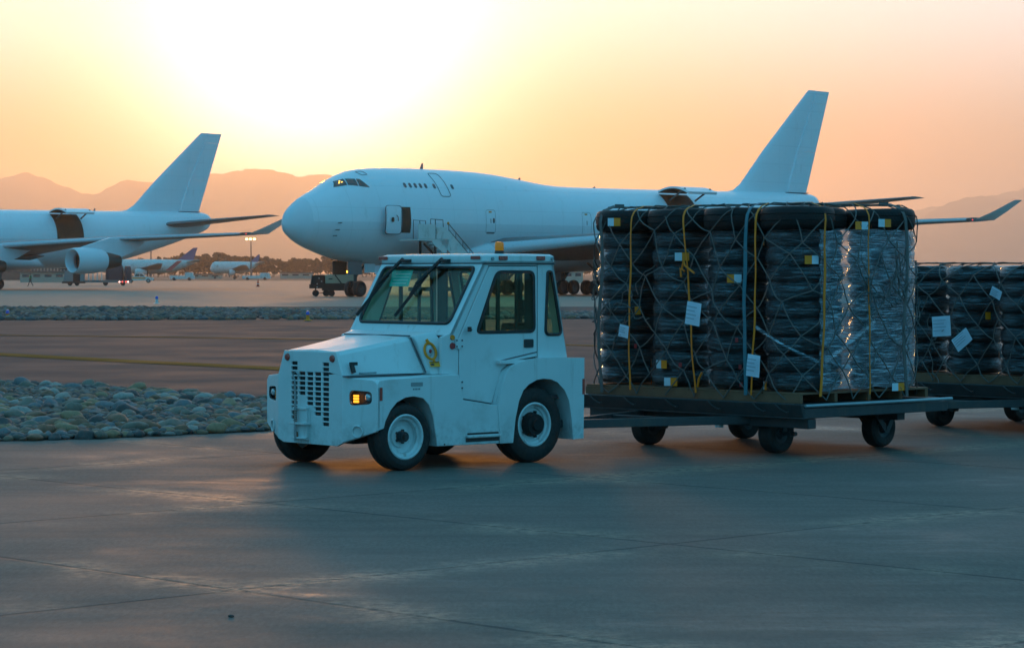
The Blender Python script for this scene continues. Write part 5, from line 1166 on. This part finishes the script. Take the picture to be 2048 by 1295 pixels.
# ------------------------------------------------------------------ worker walking left of the loader
def person(name, label, loc, rz, h=1.78):
    k = h / 1.78
    J = {'pelvis':(0,0,.96),'waist':(0,0,1.10),'chest':(0,.0,1.32),'neck':(0,0,1.50),'head0':(0.01,0,1.60),'head1':(.02,0,1.70),'top':(.02,0,1.77),
         'shL':(0,-.19,1.42),'elL':(.10,-.25,1.16),'wrL':(.22,-.24,.93),'hdL':(.25,-.23,.85),'shR':(0,.19,1.42),'elR':(-.12,.25,1.16),'wrR':(-.12,.25,.92),'hdR':(-.10,.25,.83),
         'hpL':(0,-.10,.90),'knL':(-.10,-.11,.50),'anL':(-.36,-.11,.13),'ftL':(-.26,-.12,.04),'hpR':(0,.10,.90),'knR':(.20,.11,.50),'anR':(.30,.11,.09),'ftR':(.46,.12,.05)}
    E_ = [('pelvis','waist'),('waist','chest'),('chest','neck'),('neck','head0'),('head0','head1'),('head1','top'),('chest','shL'),('shL','elL'),('elL','wrL'),('wrL','hdL'),('chest','shR'),('shR','elR'),('elR','wrR'),('wrR','hdR'),('pelvis','hpL'),('hpL','knL'),('knL','anL'),('anL','ftL'),('pelvis','hpR'),('hpR','knR'),('knR','anR'),('anR','ftR')]
    Rr = dict(pelvis=(.16,.12),waist=(.15,.11),chest=(.17,.12),neck=(.06,.06),head0=(.075,.085),head1=(.085,.10),top=(.05,.06),shL=(.075,.075),elL=(.05,.05),wrL=(.04,.035),hdL=(.04,.03),hpL=(.10,.10),knL=(.065,.065),anL=(.045,.045),ftL=(.05,.035))
    ks = list(J); me = bpy.data.meshes.new(name); me.from_pydata([tuple(c*k for c in J[q]) for q in ks], [(ks.index(a), ks.index(b)) for a, b in E_], [])
    o = bpy.data.objects.new(name, me); C.objects.link(o); sm = o.modifiers.new('skin', 'SKIN'); 
    for i, q in enumerate(ks):
        r = Rr.get(q) or Rr[q[:-1] + 'L']; me.skin_vertices[0].data[i].radius = (r[0]*k, r[1]*k)
    me.skin_vertices[0].data[0].use_root = True
    sb = o.modifiers.new('sub', 'SUBSURF'); sb.levels = sb.render_levels = 2; sm.use_smooth_shade = True
    m, nt, b = nodes('work_clothes'); tcn = N(nt, 'ShaderNodeTexCoord'); s = N(nt, 'ShaderNodeSeparateXYZ'); nt.links.new(tcn.outputs['Object'], s.inputs[0])
    c = mix_col(nt, tex(nt, 12), (.02,.022,.03), (.035,.035,.045)); c = mix_col(nt, ramp(nt, s.outputs['Z'], 1.535, 1.545), c, (.30,.17,.10)); nt.links.new(c, b.inputs['Base Color']); b.inputs['Roughness'].default_value = .8
    me.materials.append(m); o.location = loc; o.rotation_euler = (0,0,rz); tag(o, label, 'person')
    mb = MB(); rg = []
    for z, a, b_ in ((1.06,.185,.145),(1.2,.19,.15),(1.34,.205,.155),(1.45,.19,.12)): rg.append([(b_*math.cos(q), a*math.sin(q), z) for q in [2*PI*i/20 for i in range(20)]])
    mb.loft(rg, caps=False); link('safety_vest', mb, M['vest'], o)
    mb = MB(); mb.ell((.015,0,1.73),(.115,.095,.065),14,8); link('hair', mb, M['gse_dark'], o); return o
M['vest'] = mat('safety_vest', (.10,.30,.05), .7)
wx, wy = gpt(61, 572.5); person('person', 'walking worker in dark clothes and green safety vest under the left freighter', (wx, wy, 0), R(185))

# ------------------------------------------------------------------ distant airliners, masts, cone, edge lights
M['tail_violet'] = mat('violet_tail_paint', (.11,.10,.20), .5); M['red_livery'] = mat('red_livery', (.55,.05,.05), .5)
def airliner(label, px_nose, px_tail, py_ground, depth, hgt, stripe):
    sc1 = F/depth; x0 = (px_nose-1024)/sc1; x1 = (px_tail-1024)/sc1; Ln = (x1-x0); r = 1.9
    t = thing('airliner', label, 'airliner', (x0, depth, 0), R(9), 'distant airliners'); zc = 3.6
    mb = MB(); rg = []
    for s, q, dz in ((0,.06,-.4),(.015,.4,-.3),(.05,.8,-.1),(.10,1,0),(.62,1,0),(.75,.88,.15),(.88,.55,.7),(.97,.25,1.2),(1.0,.08,1.35)): rg.append([(s*Ln, r*q*math.cos(a), zc + dz + r*q*math.sin(a)) for a in [2*PI*i/24 for i in range(24)]])
    mb.loft(rg); link('fuselage', mb, M['gse_white'], t, ang=60)
    mb = MB(); mb.hexa([(Ln*.80,-.15,zc+1.6),(Ln*.965,-.15,zc+1.6),(Ln*.965,.15,zc+1.6),(Ln*.80,.15,zc+1.6),(Ln*.965,-.06,hgt),(Ln*1.01,-.06,hgt),(Ln*1.01,.06,hgt),(Ln*.965,.06,hgt)]); link('tail_fin', mb, M['tail_violet'], t, bevel=.03)
    if stripe:
        mb = MB(); mb.hexa([(Ln*.68,-r*1.02,zc-1.1),(Ln*.74,-r*1.02,zc-1.1),(Ln*.74,-r*.98,zc-1.1),(Ln*.68,-r*.98,zc-1.1),(Ln*.80,-r*.80,zc+1.5),(Ln*.85,-r*.80,zc+1.5),(Ln*.85,-r*.6,zc+1.5),(Ln*.80,-r*.6,zc+1.5)]); link('livery_stripe', mb, M['red_livery'], t)
    for s in (-1, 1):
        mb = MB(); mb.loft([foil(Ln*.40,6.0,s*1.5,2.9,.11,0), foil(Ln*.58,1.6,s*15.5,4.3,.1,0)]); link('wing', mb, M['air_grey'], t, ang=60)
        mb = MB(); mb.loft([foil(Ln*.885,3.6,s*.5,zc+1.2,.1,0), foil(Ln*.98,1.4,s*6.2,zc+1.7,.1,0)]); link('tailplane', mb, M['gse_white'], t, ang=60)
        mb = MB(); mb.lathe([(.7,Ln*.37),(.95,Ln*.38),(1.0,Ln*.42),(.7,Ln*.47),(.4,Ln*.49)], (0,s*5.6,2.0), 'x', 20); link('engine', mb, M['gse_white'], t, ang=50)
        mb = MB(); mb.cyl((Ln*.5,s*2.6,.0),(Ln*.5,s*2.6,2.6),.15); mb.cyl((Ln*.5,s*2.6-.3,.5),(Ln*.5,s*2.6+.3,.5),.5); link('main_gear', mb, M['gear'], t)
    mb = MB(); mb.cyl((Ln*.1,0,0),(Ln*.1,0,2),.12); mb.cyl((Ln*.1,-.25,.4),(Ln*.1,.25,.4),.4); link('nose_gear', mb, M['gear'], t); return t
airliner('distant white airliner with violet tail and red stripe behind the pickup', 196, 392, 556, 690, 8.6, True)
airliner('smaller distant white airliner with plain violet tail, right of the striped one', 420, 519, 556, 820, 7.7, False)
M['flood'] = lamp_mat('floodlight_glow', (1,.62,.22), 7)
def mast(px, py_top, depth, lamps, label, hcut=None):
    h = CH + (H0 - py_top)/F*depth; x = (px-1024)/F*depth
    t = thing('light_mast', label, 'light mast', (x, depth, 0), 0, 'tall light masts')
    mb = MB(); mb.cyl((0,0,0),(0,0,h),.28,.14,12); link('pole', mb, M['mast'], t)
    if lamps:
        mb = MB(); mb.bar((-1.9,0,h),(1.9,0,h),.3,.3); mb.bar((0,0,h-.9),(0,0,h+.5),.25,.25); link('crossarm', mb, M['mast'], t)
        for i in lamps:
            mb = MB(); mb.ell((i,-.3,h),(.45,.35,.32),12,8); link('floodlight', mb, M['flood'], t)
    return t
M['mast'] = mat('mast_steel', (.16,.13,.12), .6)
mast(302, 492, 760, (1.4,), 'light mast with a single lit lamp, left behind the striped airliner')
mast(502, 478, 800, (-1.3,-.1,1.1), 'tall light mast topped by a bright row of lamps')
mast(672, 516, 620, (), 'plain pale pole standing below the belly of the large freighter')
cx_, cy_ = gpt(516, 573); t = thing('traffic_cone', 'small orange traffic cone alone on the far apron', 'traffic cone', (cx_, cy_, 0))
mb = MB(); mb.lathe([(.0,.92),(.05,.92),(.20,.06),(.0,.06)], (0,0,0), 'z', 20); link('cone', mb, M['cone_red'] if 'cone_red' in M else M.setdefault('cone_red', mat('cone_orange', (.62,.06,.02), .6)), t)
mb = MB(); mb.box(-.27,.27,-.27,.27,0,.06); link('base', mb, M['cone_red'], t)
mb = MB(); mb.lathe([(.117,.52),(.153,.34)], (0,0,0), 'z', 20); link('reflective_band', mb, M['sticker_white'], t)
M['blue_lens'] = mat('blue_lens', (.01,.04,.45), .2, coat=1)
for px, py, lab, can in ((15,638,'blue taxiway edge light on a yellow base at the left picture edge','yellow_paint'),(615.5,641,'blue taxiway edge light on a yellow base left of the tow tractor','yellow_paint'),(313.5,607,'small blue edge light on a pale base on the far apron edge','gse_white')):
    x, y = gpt(px, py); t = thing('taxiway_light', lab, 'taxiway light', (x, y, 0), 0, 'taxiway edge lights'); k = 1.0 if py < 620 else .8
    mb = MB(); mb.lathe([(.0,.0),(.20*k,0),(.20*k,.03),(.09*k,.06),(.08*k,.26*k),(.10*k,.28*k),(.0,.28*k)], (0,0,0), 'z', 16); link('base', mb, M[can], t)
    mb = MB(); mb.lathe([(.085*k,.28*k),(.09*k,.38*k),(.06*k,.45*k),(.0,.47*k)], (0,0,0), 'z', 16); link('lens', mb, M['blue_lens'], t)

# ------------------------------------------------------------------ low buildings and parked equipment in the distance
M['bld'] = mat('pale_render', (.40,.34,.28), .8, scale=1); M['bld_dark'] = mat('dark_cladding', (.12,.10,.09), .8, scale=1); M['bld_glass'] = mat('window_strip', (.05,.05,.06), .2)
def building(px0, px1, py_top, depth, label, dd, win, name='low_building', mm='bld'):
    x0, x1 = (px0-1024)/F*depth, (px1-1024)/F*depth; h = CH + (H0-py_top)/F*depth; t = thing(name, label, 'building', (x0, depth, 0), 0, 'buildings beyond the apron'); w = x1-x0
    mb = MB(); mb.box(0,w,0,dd,0,h); link('wall', mb, M[mm], t)
    mb = MB(); mb.box(-.3,w+.3,-.3,dd+.3,h+.003,h+.35); link('roof', mb, M['bld_dark'], t)
    for i in range(win):
        a = w*(i+.2)/win; mb = MB(); mb.box(a,a+w*.6/win,-.06,.1,h*.55,h*.82); link('window', mb, M['bld_glass'], t)
    return t
building(-10, 60, 531, 700, 'brown low building at the left picture edge behind the worker', 15, 6, mm='bld_dark'); building(62, 142, 529, 690, 'pale long terminal building with a window strip behind the worker', 18, 12)
building(40, 130, 545, 520, 'low beige blockhouse in front of the pale terminal', 8, 4); building(1070, 1166, 541, 480, 'pale low building seen past the main wheels of the large freighter', 8, 5)
building(380, 440, 549, 860, 'thin pale shed between the two distant airliners', 8, 3); building(560, 622, 546, 860, 'low hazy shed in front of the trees, left of the power unit', 8, 3)
def eq(px, py, depth, w, h, label, col):
    x = (px-1024)/F*depth; t = thing('service_vehicle', label, 'service vehicle', (x, depth, 0), 0, 'distant service vehicles')
    mb = MB(); mb.box(0,w,-.9,.9,.35,h*.6); mb.box(w*.62,w*.95,-.85,.85,h*.6,h); link('body', mb, M[col], t, bevel=.06)
    for q in (.18,.8):
        for y in (-.8,.8): mb = MB(); mb.cyl((w*q,y-.12,.38),(w*q,y+.12,.38),.38,n=14); link('wheel', mb, M['rubber'], t)
for a in ((340,0,640,6,2.0,'pale van under the tail of the striped airliner','gse_white'),(485,0,690,7.5,1.9,'pale truck parked below the tail of the smaller airliner','gse_white'),(102,0,560,5,1.7,'pale car in front of the low beige blockhouse','gse_white')): eq(*a)

# ------------------------------------------------------------------ trees along the far side of the airfield
def leaf_mat():
    m, nt, b = nodes('foliage'); g = N(nt, 'ShaderNodeNewGeometry'); c = mix_col(nt, g.outputs['Random Per Island'], (.010,.011,.006), (.030,.028,.014)); nt.links.new(c, b.inputs['Base Color']); b.inputs['Roughness'].default_value = .8; return m
M['leaf'] = leaf_mat(); M['bark'] = mat('bark', (.06,.045,.035), .9)
def crown_mb(seed, shape):
    rnd = random.Random(seed); mb = MB(); cl = []
    for i in range(16):
        a = rnd.uniform(0, 6.28); q = rnd.random() ** .5
        if shape == 'round': z = rnd.uniform(-.75,.9); r = math.sqrt(max(0, 1-z*z))*q; cl.append((r*math.cos(a)*.85, r*math.sin(a)*.85, .60 + .36*z, rnd.uniform(.12,.24)))
        elif shape == 'pine': z = rnd.random(); r = (1-z*.85)*q*.62; cl.append((r*math.cos(a), r*math.sin(a), .25 + .70*z, rnd.uniform(.08,.17)))
        else: z = rnd.uniform(-.5,1); r = math.sqrt(max(0, 1-z*z*.6))*q; cl.append((r*math.cos(a)*1.15, r*math.sin(a)*1.0, .55 + .32*z, rnd.uniform(.14,.26)))
    for x, y, z, r in cl:
        for k in range(90):
            d = Vector((rnd.gauss(0,1), rnd.gauss(0,1), rnd.gauss(0,1))).normalized(); c = Vector((x, y, z)) + Vector((d.x, d.y, d.z*.5))*r*rnd.uniform(.45,1.05)*.95
            u = Vector((rnd.gauss(0,1), rnd.gauss(0,1), rnd.gauss(0,1))).normalized(); w = u.orthogonal().normalized(); s = rnd.uniform(.035,.07)
            mb.add([c-u*s-w*s*.6, c+u*s-w*s*.6, c+u*s+w*s*.6, c-u*s+w*s*.6], [(0,1,2,3)])
    return mb
CR = []
for i, sh in enumerate(('round','wide','round','pine','wide','pine','round')):
    o = link('crown', crown_mb(20+i, sh), M['leaf'], smooth=False, recalc=False); C.objects.unlink(o); CR.append((o, sh))
def trunk_mb(seed):
    rnd = random.Random(seed); mb = MB(); mb.tube([(0,0,0),(.01,.0,.2),(-.01,.01,.45),(.0,0,.75)], .02, 8, rr=[.035,.026,.020,.008])
    for k in range(5):
        a = rnd.uniform(0,6.28); z = rnd.uniform(.25,.55); mb.tube([(0,0,z),(.16*math.cos(a),.16*math.sin(a),z+.12),(.30*math.cos(a),.30*math.sin(a),z+.22)], .01, 6, rr=[.014,.010,.004])
    return mb
TR = link('trunk', trunk_mb(3), M['bark']); C.objects.unlink(TR)
rt = random.Random(11); TL = []
prof_t = [(250,527),(275,522),(300,518),(320,514),(335,522),(352,512),(365,506),(380,514),(400,518),(420,512),(440,509),(455,513),(475,517),(495,515),(512,520),(530,516),(548,520),(566,524),(583,519),(602,524),(618,519),(636,517),(654,516),(672,514),(690,515),(708,516),(726,518),(745,520),(770,522),(1010,524),(1040,520),(1165,530),(1900,530)]
KW = {'round':'rounded', 'wide':'broad', 'pine':'narrow'}
for i, (px, py) in enumerate(prof_t):
    for row in range(3 if px < 800 else 1):
        dpt = 1250 + rt.uniform(-30, 30) + (row*90 if row < 2 else -90); xx = px + rt.uniform(-4,4) + row*9; tp = py - 3 + row*rt.uniform(2,9) + (10 if row == 2 else 0)
        h = CH + (H0 - tp)/F*dpt; o, sh = CR[rt.randrange(len(CR))]
        t = thing('tree', '', 'tree', ((xx-1024)/F*dpt, dpt, 0), rt.uniform(0,6.28), 'hazy trees along the far side of the airfield'); TL.append((xx, row, sh, t))
        wd = rt.uniform(.75,1.1); c = o.copy(); C.objects.link(c); c.parent = t; tk = TR.copy(); C.objects.link(tk); tk.parent = t
        t.scale = (h*wd*(.80 if sh != 'pine' else .55), h*wd*(.80 if sh != 'pine' else .55), h*1.02)
TL.sort(key=lambda q: q[0])
marks = [(262,'right behind the pickup'),(305,'at the left light mast'),(345,'left of the striped tail fin'),(392,'right behind the striped tail fin'),(430,'between the two airliner tails'),(470,'above the smaller airliner'),(512,'at the bright light mast'),(545,'just right of the smaller airliner tail'),(590,'under the nose of the large freighter'),(640,'above the power unit'),(680,'at the plain pale pole'),(740,'hidden behind the tractor cab'),(1025,'behind the tractor beacon'),(1165,'behind the main wheels'),(1900,'behind the lower load')]
cnt = {}
for xx, row, sh, t in TL:
    mk = min(marks, key=lambda q: abs(q[0]-xx))[1]; q = f'{KW[sh]} hazy tree {["in the middle row", "farther back", "in the front row"][row]}, {mk}'; cnt.setdefault(q, []).append(t)
for q, ts in cnt.items():
    for j, t in enumerate(ts): t['label'] = q if len(ts) == 1 else q.replace(' hazy', [' left hand hazy', ' right hand hazy'][j] if len(ts) == 2 else [' leftmost hazy',' central hazy',' rightmost hazy',' far right hazy'][min(j,3)])

# ------------------------------------------------------------------ stone beds
def stone_mb(seed, sub=3):
    bm = bmesh.new(); bmesh.ops.create_icosphere(bm, subdivisions=sub, radius=1); rnd = random.Random(seed); sx, sy, sz = rnd.uniform(.85,1.25), rnd.uniform(.6,.95), rnd.uniform(.45,.75)
    for v in bm.verts:
        q = noise.fractal(v.co*.8 + Vector((seed*7,0,0)), 1, 2, 3)*.30; v.co = Vector((v.co.x*sx, v.co.y*sy, v.co.z*sz))*(1+q)
    mb = MB(); bm.verts.ensure_lookup_table(); mb.add([tuple(v.co) for v in bm.verts], [tuple(v.index for v in f.verts) for f in bm.faces]); bm.free(); return mb
STC = [('pale grey',(.33,.255,.215)),('blue grey',(.16,.14,.14)),('tan',(.33,.175,.09)),('dark grey',(.06,.048,.044)),('brownish grey',(.19,.135,.10)),('rusty brown',(.23,.095,.05))]
SM = [mat('stone_'+n.replace(' ','_'), c, .7, var=.3, scale=4, bmp=.25, dirt=(.10,.085,.07), dscale=3) for n, c in STC]
SH = [stone_mb(i) for i in range(6)]
SME = []
for i in range(6):
    for j in range(6):
        o = link('river_stone', SH[i], SM[j], ang=180); C.objects.unlink(o); SME.append((o, j))
def inside(p, poly):
    x, y = p; c = False; n = len(poly)
    for i in range(n):
        (x0, y0), (x1, y1) = poly[i], poly[i-1]
        if (y0 > y) != (y1 > y) and x < (x1-x0)*(y-y0)/(y1-y0) + x0: c = not c
    return c
rs = random.Random(5); bed = NEAR_BED; xs_ = [p[0] for p in bed]; ys_ = [p[1] for p in bed]; cand = []
gx = min(xs_)
mbs = MB(); mbs.add([(x, y, .004) for x, y in bed], [tuple(range(len(bed)))]); struct('bed_soil', mbs, M['bed_soil'], smooth=False)
pts = []; cell = {}
def fits(x, y, r):
    i, j = int(x/.3), int(y/.3)
    for a in (-1,0,1):
        for b in (-1,0,1):
            for q in cell.get((i+a, j+b), ()):
                if (x-q[0])**2 + (y-q[1])**2 < (.78*(r+q[2]))**2: return False
    cell.setdefault((i, j), []).append((x, y, r)); return True
for _ in range(60000):
    p = (rs.uniform(min(xs_), max(xs_)), rs.uniform(min(ys_), max(ys_)))
    if not inside(p, bed): continue
    r = rs.choice((.055,.065,.07,.08,.095,.13))*rs.uniform(.85,1.15)
    if fits(p[0], p[1], r): pts.append((p[0], p[1], r))
# how large and how visible each stone is in the photo
def vis(p): 
    px = 1024 + F*p[0]/p[1]; return (p[2]/p[1]) * (1 if -40 < px < 545 else .02)
pts.sort(key=vis, reverse=True)
rest = MB()
def edge_px(p): return 1024 + F*p[0]/p[1]
for i, (x, y, r) in enumerate(pts):
    z = r*.30; 
    if i < 290:
        so, j = SME[rs.randrange(36)]; o = so.copy(); C.objects.link(o); o.location = (x, y, z + rs.uniform(-.01,.02)); o.scale = (r*1.05,)*3; o.rotation_euler = (rs.uniform(-.25,.25), rs.uniform(-.25,.25), rs.uniform(0,6.28))
        sz = 'large' if r > .10 else ('medium' if r > .08 else 'small')
        px = edge_px((x,y)); where = 'at the left picture edge' if px < 130 else ('in the left half' if px < 290 else ('in the right half' if px < 440 else 'beside the tractor front'))
        tag(o, f'{sz} {STC[j][0]} rounded stone {where} of the near stone bed' if px < 440 and px >= 130 else f'{sz} {STC[j][0]} rounded stone of the near bed {where}', 'stone', 'rounded stones lying on top of the near bed')
    else:
        sm = SH[rs.randrange(6)]; a = rs.uniform(0,6.28); ca, sa = math.cos(a), math.sin(a); rest.add([(x + r*1.05*(p[0]*ca-p[1]*sa), y + r*1.05*(p[0]*sa+p[1]*ca), z + r*p[2]) for p in sm.v], sm.f)
# second layer peeking through the gaps, and the far bed
def stone_rand_mat():
    m, nt, b = nodes('mixed_stone'); g = N(nt, 'ShaderNodeNewGeometry'); cr = N(nt, 'ShaderNodeValToRGB'); cr.color_ramp.interpolation = 'CONSTANT'; e = cr.color_ramp.elements
    for i, (n, c) in enumerate(STC):
        el = e[i] if i < 2 else e.new(i/6); el.position = i/6; el.color = (*c, 1)
    nt.links.new(g.outputs['Random Per Island'], cr.inputs[0]); nt.links.new(mix_col(nt, tex(nt, 5, 5), cr.outputs[0], (.03,.03,.03)), b.inputs['Base Color']); b.inputs['Roughness'].default_value = .75; return m
M['stones'] = stone_rand_mat()
SL = [stone_mb(40+i, 2) for i in range(4)]
for _ in range(4000):
    p = (rs.uniform(min(xs_), max(xs_)), rs.uniform(min(ys_), max(ys_)))
    if inside(p, bed):
        sm = SL[rs.randrange(4)]; r = rs.uniform(.04,.09); a = rs.uniform(0,6.28); ca, sa = math.cos(a), math.sin(a); rest.add([(p[0] + r*(q[0]*ca-q[1]*sa), p[1] + r*(q[0]*sa+q[1]*ca), .03 + r*q[2]) for q in sm.v], sm.f)
o = link('stone_bed', rest, M['stones'], recalc=False, ang=180); tag(o, 'smaller and farther grey and tan stones filling the near bed', None, kind='stuff')
far = MB(); SF = [stone_mb(60+i, 1) for i in range(4)]
def bed_edges(x):
    ya, yb = lerp(ty(640), ty(638), .5), ty(616)
    px = 1024 + F*x/115
    return (ty(lerp(640.5, 636.5, min(1, max(0, px/1300))) ), ty(lerp(616, 627, min(1, max(0, px-200)/900))))
for _ in range(6500):
    x = rs.uniform(-32, 8 if rs.random() < .85 else 26); a, b = bed_edges(x); y = rs.uniform(a, b)
    if abs(x) > y*.24: continue
    sm = SF[rs.randrange(4)]; r = rs.uniform(.10,.26); q0 = rs.uniform(0,6.28); ca, sa = math.cos(q0), math.sin(q0); far.add([(x + r*(q[0]*ca-q[1]*sa), y + r*(q[0]*sa+q[1]*ca), .02 + r*.9*q[2]) for q in sm.v], sm.f)
mb = MB(); ex = [-34 + 2*i for i in range(32)]; mb.add([(x, bed_edges(x)[0]-.1, .002) for x in ex] + [(x, bed_edges(x)[1]+.1, .002) for x in ex[::-1]], [tuple(range(64))]); struct('bed_soil', mb, M['bed_soil'], smooth=False)
o = link('far_stone_bed', far, M['stones'], recalc=False, ang=180); tag(o, 'band of small mixed stones between the taxiway and the far apron', None, kind='stuff')
# two bits of debris on the concrete
for px, py, r, lab in ((462,1233,.014,'small dark pebble alone on the concrete in the foreground'),(669,882,.012,'tiny dark pebble on the concrete left of the front wheel')):
    x, y = gpt(px, py); o = SME[3][0].copy(); C.objects.link(o); o.name = 'pebble'; o.location = (x, y, r*.5); o.scale = (r,)*3; tag(o, lab, 'pebble', 'pebbles on the concrete')
